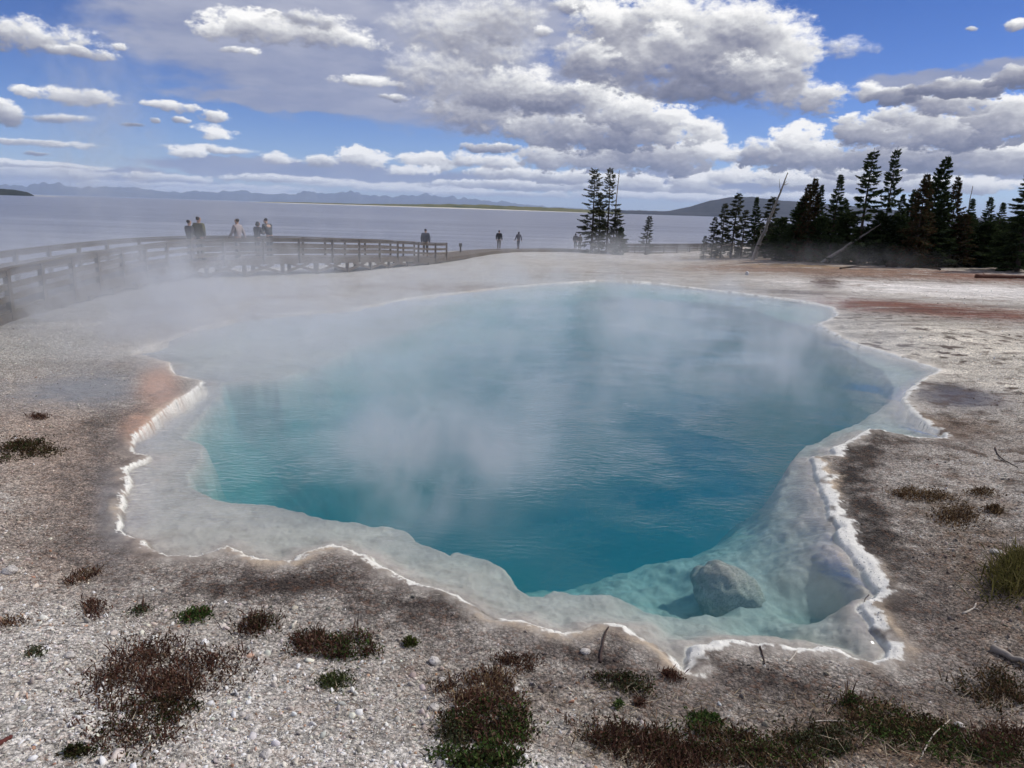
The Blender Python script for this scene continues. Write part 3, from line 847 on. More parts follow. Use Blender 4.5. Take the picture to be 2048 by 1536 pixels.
def conifer_meshes(key, hgt, width, sparse, t0, cols, seed, shape=.85, gap=0.0):
    rg = np.random.default_rng(seed)
    # trunk
    b = MB(); n = 10
    lean = rg.normal(0, .012, 2)
    pts = [(lean[0] * hgt * (k / n) ** 2 * 3, lean[1] * hgt * (k / n) ** 2 * 3, hgt * k / n) for k in range(n + 1)]
    rb = .012 * hgt + .03
    b.tube([(0, 0, -.3)] + pts, [rb * 1.25] + [max(.012, rb * (1 - k / n) ** .9) for k in range(n + 1)], 7)
    # limbs belong to the trunk
    V = []; C = []
    z = hgt * t0
    trunk_at = lambda zz: np.array([lean[0] * hgt * (zz / hgt) ** 2 * 3, lean[1] * hgt * (zz / hgt) ** 2 * 3, zz])
    while z < hgt * .985:
        t = z / hgt
        Lm = width * (1 - t) ** shape * (.55 + .45 * sstep(t0, t0 + .12, np.array(t)))
        nb_ = rg.integers(3, 6)
        if rg.random() < gap: nb_ = rg.integers(0, 2)
        a0 = rg.uniform(0, 6.28)
        for k in range(nb_):
            L = float(Lm * rg.choice([rg.uniform(.3, .7), rg.uniform(.7, 1.25)], p=[.4, .6])) + .06
            az = a0 + 6.28 * k / max(nb_, 1) + rg.normal(0, .35)
            droop = rg.uniform(-.60, .0) + .62 * t
            d = np.array([math.cos(az), math.sin(az), droop]); d /= np.linalg.norm(d)
            p0 = trunk_at(z)
            m = 5
            sseq = np.linspace(0, 1, m)
            bp_ = p0 + d * L * sseq[:, None] + np.array([0, 0, .09 * L]) * (sseq[:, None] ** 2.2)
            b.tube(bp_, [max(.006, .02 * L * (1 - .85 * q)) for q in sseq], 4)
            nn = int((22 + 66 * L) * sparse)
            s = rg.uniform(.18, 1.0, nn) ** .8
            base = p0 + d * (L * s)[:, None] + np.array([0, 0, .09 * L]) * (s[:, None] ** 2.2)
            side = np.array([-math.sin(az), math.cos(az), 0])
            lat = rg.choice([-1, 1], nn) * rg.uniform(.2, 1.0, nn)
            dirv = d[None] * rg.uniform(.25, 1, nn)[:, None] + side[None] * lat[:, None] + np.stack([np.zeros(nn), np.zeros(nn), rg.uniform(-.75, .15, nn)], 1)
            dirv /= np.linalg.norm(dirv, axis=1)[:, None]
            ln = (.12 + .28 * L * (1.05 - s)) * rg.uniform(.7, 1.3, nn) + .05
            up = np.cross(dirv, rg.normal(size=(nn, 3))); up /= np.linalg.norm(up, axis=1)[:, None]
            wd = (.016 + .075 * ln) * rg.uniform(.7, 1.2, nn)
            tip = base + dirv * ln[:, None]
            mid = base + dirv * (ln * .45)[:, None]
            tri = np.stack([base, mid + up * wd[:, None], tip, mid - up * wd[:, None]], 1)
            V.append(tri)
            cc_ = np.array(cols)[rg.integers(0, len(cols), nn)] * rg.uniform(.6, 1.35, (nn, 1))
            C.append(np.repeat(cc_, 4, 0))
        z += ((.10 + .018 * hgt * (1 - t)) * rg.uniform(.45, 1.6) + .05) * (.72 if key in ('dense', 'spire', 'bushy', 'rusty') else .95)
    V = np.concatenate(V).reshape(-1, 3); C = np.concatenate(C)
    f = np.arange(len(V)).reshape(-1, 4)
    return b.mesh(key + '_trunk', m_bark, True), mesh_np(key + '_crown', V, f, m_needle, False, {'col': C})

GREEN = [(.052, .078, .032), (.070, .096, .038), (.042, .06, .03)]
BROWN = [(.105, .06, .032), (.07, .055, .03), (.045, .062, .03)]
OLIVE = [(.075, .09, .05), (.095, .095, .06)]
KINDS = {
 'spire': conifer_meshes('spire', 9.5, 1.85, 1.0, .06, GREEN, 1, .80),
 'open': conifer_meshes('open', 9.5, 1.95, .95, .06, GREEN, 2, .75, .16),
 'dense': conifer_meshes('dense', 8.0, 2.2, 1.2, .03, GREEN, 3, .75),
 'rusty': conifer_meshes('rusty', 8.0, 1.9, 1.05, .04, BROWN, 4, .8),
 'thin': conifer_meshes('thin', 8.0, 1.5, .8, .06, OLIVE, 5, .55, .15),
 'bushy': conifer_meshes('bushy', 6.0, 2.3, 1.2, .02, GREEN, 6, .65),
 'lake': conifer_meshes('lake', 10.0, 1.75, .5, .03, OLIVE, 7, .5, .2),
 'rustybush': conifer_meshes('rustybush', 5.0, 1.6, 1.2, .02, BROWN, 8, .7),
}
KH = {'spire': 9.5, 'open': 9.5, 'dense': 8., 'rusty': 8., 'thin': 8., 'bushy': 6., 'lake': 10., 'rustybush': 5.}
def tree(kind, px, top, dist, label, group='conifers of the lakeside wood', wide=1.0, rz=None):
    d = ray(px, 500); a = math.atan2(d[0], d[1])
    x, y = dist * math.sin(a), dist * math.cos(a); z = gz(x, y)
    ztop = along(px, top, dist)[2]
    h = ztop - z; s = h / KH[kind]
    t = empty('conifer', (x, y, z - .05), random.uniform(0, 6.28) if rz is None else rz)
    t.scale = (s * wide * 1.15, s * wide * 1.15, s)
    tag(t, label, 'tree', group)
    link('trunk', KINDS[kind][0], t); link('crown', KINDS[kind][1], t)
    return t
# the lone group by the boardwalk
tree('lake', 1183, 334, 79, 'tall sparse conifer by the lake, bushy tuft at its top', 'conifers standing by the boardwalk', 1.0)
tree('lake', 1213, 333, 80, 'pointed conifer beside the tall tufted lakeside one, fuller near its tip', 'conifers standing by the boardwalk', .85)
tree('thin', 1197, 383, 81, 'shorter thin conifer squeezed between the two tall lakeside ones', 'conifers standing by the boardwalk', .9)
tree('thin', 1231, 415, 80, 'low grey-green conifer at the foot of the thin bare pole', 'conifers standing by the boardwalk', 1.1)
tree('bushy', 1240, 452, 78, 'small bushy conifer with yellowish foliage nearest the far railing', 'conifers standing by the boardwalk', .8)
tree('thin', 1291, 430, 82, 'small lone pale conifer standing by itself before the far railing', 'conifers standing by the boardwalk', 1.0)
# the wood
WOOD = [
 ('thin', 1408, 470, 66, 'tiny sapling at the lakeward tip of the wood', 1.2),
 ('thin', 1424, 432, 68, 'spindly grey sapling beside the tiny one at the tip of the wood', 1.0),
 ('thin', 1442, 405, 68, 'thin conifer third in from the lakeward tip of the wood', 1.0),
 ('thin', 1463, 384, 67, 'slim twin-topped conifer in front of the far hill', 1.0),
 ('thin', 1483, 418, 66, 'short thin conifer between the two slim ones in front of the hill', 1.1),
 ('spire', 1505, 391, 65, 'slim dark conifer just behind the leaning dead trunk', .9),
 ('thin', 1531, 391, 64, 'slim conifer crossed by the top of the leaning dead trunk', 1.2),
 ('bushy', 1553, 432, 60, 'low bushy conifer at the foot of the rusty trio', 1.1),
 ('dense', 1583, 384, 58, 'broad dark conifer left of the rusty pair', .9),
 ('rusty', 1601, 365, 58, 'rusty-needled conifer with rounded top beside its taller rusty neighbour', .85),
 ('rusty', 1614, 353, 57, 'taller of the two pointed rusty conifers', .8),
 ('spire', 1627, 366, 57, 'dark pointed conifer pressed against the tall rusty one', .75),
 ('spire', 1660, 346, 56, 'free-standing dark spire in the gap before the tall pair', .9),
 ('dense', 1683, 392, 58, 'low dense conifer at the foot of the tall pair', .8),
 ('open', 1717, 294, 55, 'very tall open conifer, broader of the tall pair', 1.0),
 ('open', 1762, 290, 56, 'tallest conifer of the wood, narrow with ragged see-through branches', .72),
 ('spire', 1787, 385, 56, 'short pointed conifer in the dip after the tall pair', .9),
 ('dense', 1809, 374, 57, 'broad dark conifer leaning on the dense tall peak', .8),
 ('dense', 1846, 307, 59, 'dense tall dark conifer, the solid peak of the wood', .72),
 ('rusty', 1831, 345, 54, 'rusty conifer in front of the dense tall peak', .9),
 ('dense', 1872, 374, 56, 'dark shoulder conifer beside the dense tall peak', .9),
 ('rusty', 1896, 350, 57, 'rusty conifer with thin pointed sunlit tip', .7),
 ('rustybush', 1915, 425, 57, 'rust-brown bushy conifer before the thin-tipped rusty one', 1.0),
 ('spire', 1926, 394, 58, 'small dark spire beside the faint bare pole', .9),
 ('dense', 1946, 422, 59, 'low dark conifer between two small spires', .9),
 ('spire', 1967, 391, 60, 'small dark spire in the low part of the wood', 1.0),
 ('spire', 1988, 402, 61, 'last small spire before the big edge tree', 1.0),
 ('dense', 2012, 424, 61, 'low dark conifer next to the big edge tree', .9),
 ('spire', 2042, 330, 54, 'big dark conifer cut by the edge of the view', 1.35),
 ('rustybush', 1838, 420, 55, 'rust-brown bush-like conifer under the dense tall peak', 1.1),
 ('bushy', 1590, 438, 59, 'bushy low conifer before the rusty pair', 1.2),
 ('bushy', 1640, 432, 57, 'bushy low conifer behind the slanting dead trunk', 1.3),
 ('bushy', 1700, 425, 56, 'bushy low conifer at the upper end of the slanting dead trunk', 1.3),
 ('bushy', 1750, 424, 56, 'bushy low conifer under the tallest ragged tree', 1.3),
 ('bushy', 1795, 428, 56, 'bushy low conifer beside the fallen root stump', 1.3),
 ('bushy', 1872, 430, 56, 'bushy low conifer under the dark shoulder tree', 1.2),
 ('bushy', 1960, 440, 59, 'bushy low conifer under the small spires', 1.3),
 ('bushy', 2020, 436, 56, 'bushy low conifer beside the big edge tree', 1.3),
]
for k, px, tp, ds, lb, wd in WOOD: tree(k, px, tp, ds, lb, wide=wd)
for i, px in enumerate(np.linspace(1520, 2120, 22)):
    tree('bushy' if i % 3 else 'dense', px + random.uniform(-8, 8), random.uniform(428, 452), 66 + random.uniform(-3, 7),
         'dark filler conifer deep in the wood behind the front row', 'dark conifers filling the back of the wood', 1.4)

def snag(name, pts, r0_, r1_, label, cat='dead tree', twigs=8, group=None, mat=None):
    p0 = np.array(pts[0]); e = empty(name, p0); tag(e, label, cat, group)
    P = resample(np.array(pts), max(.3, np.linalg.norm(np.array(pts[-1]) - p0) / 14)) - p0
    b = MB(); n = len(P)
    b.tube(P + RNG.normal(0, r0_ * .12, P.shape), [r0_ + (r1_ - r0_) * i / (n - 1) for i in range(n)], 8)
    tk = b.build('trunk', mat or m_dead, e, True)
    for k in range(twigs):
        i = int(n * random.uniform(.25, .95)); q = P[min(i, n - 1)]
        d = Vector((random.uniform(-1, 1), random.uniform(-1, 1), random.uniform(-.2, .7))).normalized()
        L = random.uniform(2.0, 7.0) * r0_
        tb = MB(); tb.tube([q, Vector(q) + d * L * .5, Vector(q) + d * L + Vector((0, 0, .15 * L))], [r0_ * .22, r0_ * .14, r0_ * .06], 5)
        tb.build('branch', mat or m_dead, tk, True)
    return e
a = GP(1503, 519); da_ = math.hypot(a[0], a[1])
snag('dead_tree', [a - [0, 0, .2], along(1540, 435, da_ + .5), along(1577, 344, da_ + 1)], .17, .035, 'tall bleached dead trunk leaning over in front of the slim conifers', twigs=9)
a = GP(1512, 516); da_ = math.hypot(a[0], a[1])
snag('dead_tree', [a - [0, 0, .2], along(1527, 470, da_), along(1543, 425, da_)], .09, .03, 'shorter dead pole close behind the tall leaning dead trunk', twigs=4)
a = GP(1640, 526); da_ = math.hypot(a[0], a[1])
snag('dead_tree', [a - [0, 0, .1], along(1690, 494, da_ - .5), along(1752, 454, da_ - .5)], .13, .04, 'slanting dead trunk propped against the dark bushy conifers', twigs=7)
a = along(1226, 495, 80); a[2] = gz(a[0], a[1])
snag('dead_tree', [a, along(1230, 430, 80), along(1239, 340, 80)], .10, .03, 'thin bare dead pole beside the pointed lakeside conifer', twigs=8)
a = along(1930, 500, 60); a[2] = gz(a[0], a[1])
snag('dead_tree', [a, along(1937, 420, 60), along(1946, 372, 60)], .07, .02, 'faint thin bare pole rising above the small spires', twigs=4)

# fallen timber at the foot of the wood
m_dark = simple_mat('charred_wood', (.05, .036, .028), .9, .4, 5, .1, .5)
def lay(px0, py0, px1, py1, r_, label, mat, twigs=3, cat='log', name='fallen_log', r1=None):
    a = GP(px0, py0); b = GP(px1, py1); a[2] += r_ * .7; b[2] += r_ * .7
    return snag(name, [a, (a + b) / 2, b], r_, r1 or r_ * .6, label, cat, twigs, None, mat)
lay(1795, 524, 1955, 512, .13, 'long dark fallen log lying along the edge of the wood', m_dark)
lay(1800, 527, 1880, 541, .10, 'dark log pointing down the slope from the root stump', m_dark)
lay(1950, 556, 2060, 558, .13, 'reddish-brown log lying on the far right slope', simple_mat('rusty_wood', (.13, .06, .04), .9))
lay(1680, 538, 1730, 531, .05, 'small dark branch on the slope below the bushy conifers', m_dark, 2)
rp = GP(1782, 534)
rs = rock('root_stump', (rp[0], rp[1], rp[2] + .12), (.38, .3, .28), m_dark, 8, 3, .45)
tag(rs, 'dark upturned root stump on the slope before the wood', 'stump')
for px, py, s, lb in [(1494, 550, .15, 'small pale cone-shaped mound on the far bank below the leaning trunk')]:
    p = GP(px, py); o = rock('sinter_mound', (p[0], p[1], p[2] + .05), (s * .7, s * .7, s), simple_mat('pale_sinter', (.6, .57, .54), .9), 9, 3, .2); tag(o, lb, 'mound')
for px, py, s, lb in [(1910, 517, .3, 'dark low shrub on the bare slope at the wood edge'), (1810, 517, .35, 'dark low shrub under the dense peak of the wood'), (1985, 515, .28, 'small dark shrub near the right end of the slope')]:
    pass

# ------------------------------------------------------------------ people
def skin_mesh(name, joints, edges, radii, mat, root=0, sub=2):
    me = bpy.data.meshes.new(name + '_sk'); me.from_pydata([tuple(map(float, j)) for j in joints], edges, [])
    o = bpy.data.objects.new(name + '_sk', me); COL.objects.link(o)
    md = o.modifiers.new('s', 'SKIN'); md.use_smooth_shade = True
    for i, sv in enumerate(me.skin_vertices[0].data):
        r_ = radii[i]; sv.radius = r_ if isinstance(r_, tuple) else (r_, r_)
        sv.use_root = (i == root)
    s = o.modifiers.new('u', 'SUBSURF'); s.levels = sub; s.render_levels = sub
    dg = bpy.context.evaluated_depsgraph_get(); dg.update()
    res = bpy.data.meshes.new_from_object(o.evaluated_get(dg))
    res.name = name; bpy.data.objects.remove(o); bpy.data.meshes.remove(me)
    res.materials.clear(); res.materials.append(mat)
    return res

m_skin = simple_mat('skin', (.42, .26, .19), .6, .08, 20)
CM = {}
def cloth(col):
    k_ = tuple(col)
    if k_ not in CM: CM[k_] = simple_mat('cloth', col, .9, .15, 14, .1)
    return CM[k_]

def person(loc, face, label, jacket, legs, hair=(.03, .022, .018), height=1.74, stride=0.0, bend=0.0, arms='down', hood=False, bag=None, bulk=1.0, group='visitors on the boardwalk'):
    """face: heading in radians, 0 looks away along +Y. stride: half step in m. bend: forward lean in radians"""
    s = height / 1.74
    e = empty('person', loc, -face); e.scale = (s, s, s); tag(e, label, 'person', group)
    hip = np.array([0, 0, .93 - .02 * abs(stride) * 4])
    def T(p):   # torso bend about the hips
        p = np.array(p, float); q = p - hip
        c, s_ = math.cos(bend), math.sin(bend)
        return hip + np.array([q[0], q[1] * c + q[2] * s_, -q[1] * s_ + q[2] * c])
    J = []; E = []; R = []
    def add(p, r_, par=None):
        J.append(np.array(p, float)); R.append(r_)
        if par is not None: E.append((par, len(J) - 1))
        return len(J) - 1
    pel = add(hip, (.15, .11)); ab = add(T((0, 0, 1.12)), (.135, .10), pel); ch = add(T((0, .01, 1.32)), (.165, .115), ab)
    nk0 = add(T((0, 0, 1.46)), .07, ch); nk = add(T((0, .015, 1.53)), .055, nk0)
    hd0 = add(T((0, .03, 1.60)), (.072, .085), nk); hd = add(T((0, .02, 1.68)), (.078, .092), hd0); add(T((0, .01, 1.735)), (.05, .06), hd)
    nose = add(T((0, .125, 1.63)), .014, hd0)
    for sx in (-1, 1): add(T((sx * .085, 0, 1.635)), (.012, .022), hd0)
    torso_idx = [pel, ab, ch, nk0]
    arm = {}; leg = {}
    for sx in (-1, 1):
        sh = T((sx * .20, 0, 1.42))
        sw = .14 * (1 if stride else 0) * -sx
        if arms == 'rail' or arms == 'photo':
            el = T((sx * .24, .14, 1.16)); wr = T((sx * .13, .36, 1.20 if arms == 'rail' else 1.42))
        elif arms == 'pocket':
            el = T((sx * .29, -.07, 1.14)); wr = T((sx * .20, .08, .98))
        else:
            el = T((sx * .26, -.02 + sw * .6, 1.14)); wr = T((sx * .27, .05 + sw * 1.7, .90))
        a1 = add(sh, .066, ch); a2 = add(el, .047, a1); a3 = add(wr, .031, a2)
        dirh = (wr - el) / np.linalg.norm(wr - el)
        pa = add(wr + dirh * .075, (.040, .022), a3)
        side = np.array([0, 1.0, 0]) if abs(dirh[1]) < .8 else np.array([1.0, 0, 0])
        inw = np.array([-sx, 0, 0.])
        for f_, (o_, ln) in enumerate(((-.030, .060), (-.010, .075), (.010, .070), (.030, .055))):
            f1 = add(wr + dirh * (.095 + ln * .4) + side * o_, .0085, pa)
            add(wr + dirh * (.095 + ln * .85) + side * o_ + inw * .018, .0075, f1)
        th = add(wr + dirh * .06 + side * .045 + inw * .01, .010, pa); add(wr + dirh * .10 + side * .055 + inw * .02, .008, th)
        arm[sx] = (sh, el, wr)
        # legs
        fy = stride * sx; hp_ = hip + np.array([sx * .095, 0, -.04])
        ank = np.array([sx * .10, fy, .09 + (.10 if fy < 0 and stride else 0)])
        kn = (hp_ + ank) / 2 + np.array([0, .05 + abs(stride) * .12, 0.02])
        l1 = add(hp_, .095, pel); l2 = add(kn, .062, l1); l3 = add(ank, .040, l2)
        ft = add(ank + np.array([0, -.03, -.05]), .036, l3); add(ank + np.array([0, .16, -.058 - (.06 if fy < 0 and stride else 0)]), .032, ft)
        leg[sx] = (hp_, kn, ank)
    link('body', skin_mesh('person_body', J, E, R, m_skin), e)
    k = bulk
    # jacket
    jj = [hip + np.array([0, 0, -.06]), T((0, 0, 1.10)), T((0, .01, 1.32)), T((0, 0, 1.49))]
    je = [(0, 1), (1, 2), (2, 3)]; jr = [(.185 * k, .145 * k), (.17 * k, .135 * k), (.195 * k, .145 * k), (.085, .085)]
    for sx in (-1, 1):
        sh, el, wr = arm[sx]; b_ = len(jj)
        jj += [sh, el, wr]; je += [(2, b_), (b_, b_ + 1), (b_ + 1, b_ + 2)]; jr += [.085 * k, .068 * k, .050 * k]
    link('jacket', skin_mesh('jacket', jj, je, jr, cloth(jacket)), e)
    tj = [hip + np.array([0, 0, .06]), hip + np.array([0, 0, -.03])]; te = [(0, 1)]; tr_ = [(.16, .125), (.165, .13)]
    for sx in (-1, 1):
        hp_, kn, ank = leg[sx]; b_ = len(tj)
        tj += [hp_, kn, ank + np.array([0, 0, .02])]; te += [(1, b_), (b_, b_ + 1), (b_ + 1, b_ + 2)]; tr_ += [.108, .080, .062]
    link('trousers', skin_mesh('trousers', tj, te, tr_, cloth(legs)), e)
    for sx in (-1, 1):
        ank = leg[sx][2]; dz = -.06 if (stride * sx < 0) else 0
        link('shoe', skin_mesh('shoe', [ank + np.array([0, -.05, -.045]), ank + np.array([0, .05, -.045]), ank + np.array([0, .17, -.055 + dz])], [(0, 1), (1, 2)],
             [.046, .050, .040], cloth((.035, .03, .03)), 0, 2), e)
    if hood:
        hm = skin_mesh('hood', [T((0, -.03, 1.50)), T((0, -.025, 1.62)), T((0, -.02, 1.70)), T((0, 0, 1.76))], [(0, 1), (1, 2), (2, 3)], [(.11, .11), (.108, .115), (.10, .108), (.05, .05)], cloth(jacket))
        link('hood', hm, e)
    else:
        hm = skin_mesh('hair', [T((0, -.04, 1.60)), T((0, -.025, 1.69)), T((0, .0, 1.745))], [(0, 1), (1, 2)], [(.075, .07), (.09, .095), (.062, .07)], cloth(hair))
        link('hair', hm, e)
    if bag:
        bmh = skin_mesh('backpack', [T((0, -.20, 1.12)), T((0, -.21, 1.28)), T((0, -.19, 1.42))], [(0, 1), (1, 2)], [(.14, .085), (.15, .095), (.11, .06)], cloth(bag))
        link('backpack', bmh, e)
    return e

def deck_point(px, across):
    """point on the deck in the direction px, 0 at the near rail, 1 at the far rail"""
    L_ = line * (1 - across) + far_line * across
    az = np.arctan2(L_[:, 0], L_[:, 1]); d = ray(px, 480); a = math.atan2(d[0], d[1])
    i = int(np.argmin(np.abs(az - a))); p = L_[i]
    # slide sideways to the exact direction
    rr_ = math.hypot(p[0], p[1])
    return np.array([rr_ * math.sin(a), rr_ * math.cos(a), p[2]])
P_ = person
P_(deck_point(380, .45), .5, 'person in a dark coat half hidden behind the one in mottled olive', (.06, .06, .06), (.07, .07, .09), stride=.05, height=1.66)
P_(deck_point(399, .25), .25, 'person in a mottled olive jacket standing tallest of the steam-veiled pair', (.115, .11, .055), (.10, .10, .06), stride=.0, height=1.80, bulk=1.12, arms='pocket')
P_(deck_point(476, .25), -1.2, 'person in a pale grey-pink top walking along the railed walk', (.36, .31, .31), (.20, .19, .20), stride=.16, hair=(.06, .045, .035))
P_(deck_point(514, .75), .5, 'shorter hooded dark figure leaning on the far rail', (.075, .08, .085), (.06, .06, .07), hood=True, arms='rail', bend=.15, height=1.60)
P_(deck_point(540, .72), -1.0, 'person in dark grey bending sideways over the rail beside the hooded figure', (.09, .10, .11), (.06, .06, .07), arms='rail', bend=.35, height=1.80)
P_(deck_point(851, .45), .0, 'person in a dark blue-grey coat walking away near the end of the railing', (.075, .08, .10), (.09, .08, .075), stride=.18, height=1.74, bulk=1.12)
P_(deck_point(998, .5), .2, 'person in a black jacket and cap with pale trousers on the open walk', (.022, .022, .026), (.15, .13, .11), height=1.74, hair=(.015, .015, .015), bulk=1.05)
P_(deck_point(1037, .5), -.5, 'person in a grey hooded top walking beside the one in black', (.13, .13, .15), (.10, .105, .13), stride=.10, hood=True, height=1.68)
P_(deck_point(1151, .35), .5, 'person in a grey coat standing with another by the lakeside conifers', (.10, .10, .105), (.07, .07, .08), height=1.70, hood=True, bulk=1.1)
P_(deck_point(1160, .55), -.4, 'person in olive grey standing closest to the lakeside conifers', (.12, .115, .09), (.08, .08, .08), height=1.62, bulk=1.15)

# ------------------------------------------------------------------ foreground plants
m_leaf = attr_mat('low_leaves', .75, .2, .3)
m_stem = attr_mat('dry_stems', .85, .1, .1)
GRN = [(.055, .095, .025), (.08, .115, .035), (.04, .065, .022)]
DGR = [(.035, .045, .018), (.05, .05, .02), (.05, .035, .02)]
RED = [(.12, .058, .042), (.09, .045, .033), (.18, .12, .085), (.06, .032, .025)]
TAN = [(.20, .13, .07), (.14, .085, .05), (.27, .20, .12)]
YEL = [(.14, .125, .04), (.17, .145, .06), (.09, .085, .03)]
BRN = [(.07, .045, .028), (.055, .035, .022), (.09, .06, .035)]
def blades(pos, dirs, ln, wd, cols, bendz=0.0):
    n = len(pos); side = np.cross(dirs, RNG.normal(size=(n, 3))); side /= np.linalg.norm(side, axis=1)[:, None] + 1e-9
    mid = pos + dirs * (ln * .5)[:, None]; tip = pos + dirs * ln[:, None]; tip[:, 2] += bendz * ln
    V = np.stack([pos - side * (wd * .4)[:, None], mid - side * wd[:, None], tip, mid + side * wd[:, None]], 1).reshape(-1, 3)
    return V, np.arange(n * 4).reshape(-1, 4), np.repeat(cols, 4, 0)
def plant(px, py, rx, ry, label, leafc, stemc, nl, ns, hgt=.07, leaf=.016, name='plant', cat='plant', group='low plants on the bank', clumps=7, tall=0):
    c = GP(px, py)
    dist = np.linalg.norm(c - np.array([0, 0, CAMZ])); a = rx * dist / F
    f1 = GP(px, py - ry); f2 = GP(px, py + ry); b = .5 * np.linalg.norm((f1 - f2)[:2])
    rad = np.array([c[0], c[1]]); rad /= np.linalg.norm(rad); tn = np.array([rad[1], -rad[0]])
    # clump centres inside the patch
    th = RNG.uniform(0, 6.28, clumps); rr_ = np.sqrt(RNG.random(clumps)) * (.8 if rx > 45 else .5)
    cu = np.cos(th) * rr_; cv = np.sin(th) * rr_; cr = RNG.uniform(.22, .5, clumps) * (1 if rx > 45 else 1.5)
    def pts(n):
        k_ = RNG.integers(0, clumps, n); q = RNG.normal(0, 1, (n, 2)) * (cr[k_] * .55)[:, None]
        u = (cu[k_] + q[:, 0]) * a; w = (cv[k_] + q[:, 1]) * b
        if rx > 45:      # loose growth between the clumps
            lo = RNG.random(n) < .4; aa = RNG.uniform(0, 6.28, n); rq = np.sqrt(RNG.random(n)) * (1 + .25 * np.sin(aa * 3 + px))
            u = np.where(lo, np.cos(aa) * rq * a, u); w = np.where(lo, np.sin(aa) * rq * b, w)
        x = c[0] + tn[0] * u + rad[0] * w; y = c[1] + tn[1] * u + rad[1] * w
        if rx > 45:
            bad = lo & (fbm(x * 9, y * 9, 3, 161) < .0); x = np.where(bad, np.roll(x, 1), x); y = np.where(bad, np.roll(y, 1), y)
        dome = np.exp(-(q ** 2).sum(1) / (cr[k_] ** 2 * .6))
        return x, y, dome, k_
    x, y, dome, k_ = pts(nl); z = terrain(x, y) + RNG.random(nl) * hgt * (.25 + .75 * dome)
    d = RNG.normal(size=(nl, 3)); d[:, 2] = np.abs(d[:, 2]) * .7 + .1; d /= np.linalg.norm(d, axis=1)[:, None]
    ln = leaf * RNG.uniform(.6, 1.4, nl); kc = RNG.integers(0, len(leafc), nl)
    kc = np.where(RNG.random(nl) < .6, k_ % len(leafc), kc)
    cols = np.array(leafc)[kc] * RNG.uniform(.6, 1.5, (nl, 1))
    V, Fq, Cq = blades(np.stack([x, y, z], 1) - c, d, ln, ln * .28, cols)
    LV, LF, LC = V, Fq, Cq
    if ns:
        x, y, dome, k_ = pts(ns); z = terrain(x, y) - .004
        d = RNG.normal(size=(ns, 3)) * .45; d[:, 2] = 1; d /= np.linalg.norm(d, axis=1)[:, None]
        ln = hgt * RNG.uniform(.6, 1.7, ns)
        if tall: ln[:tall] = hgt * RNG.uniform(2.2, 3.2, tall); d[:tall] = d[:tall] * .3 + np.array([0, 0, .8])
        cols = np.array(stemc)[RNG.integers(0, len(stemc), ns)] * RNG.uniform(.6, 1.5, (ns, 1))
        V, Fq, Cq = blades(np.stack([x, y, z], 1) - c, d, ln, np.full(ns, .0026) + RNG.random(ns) * .0018, cols, -.15)
        LF = np.concatenate([LF, Fq + len(LV)]); LV = np.concatenate([LV, V]); LC = np.concatenate([LC, Cq])
    o = link(name, mesh_np(name, LV, LF, m_leaf, False, {'col': LC})); o.location = [float(q) for q in c]
    return tag(o, label, cat, group)
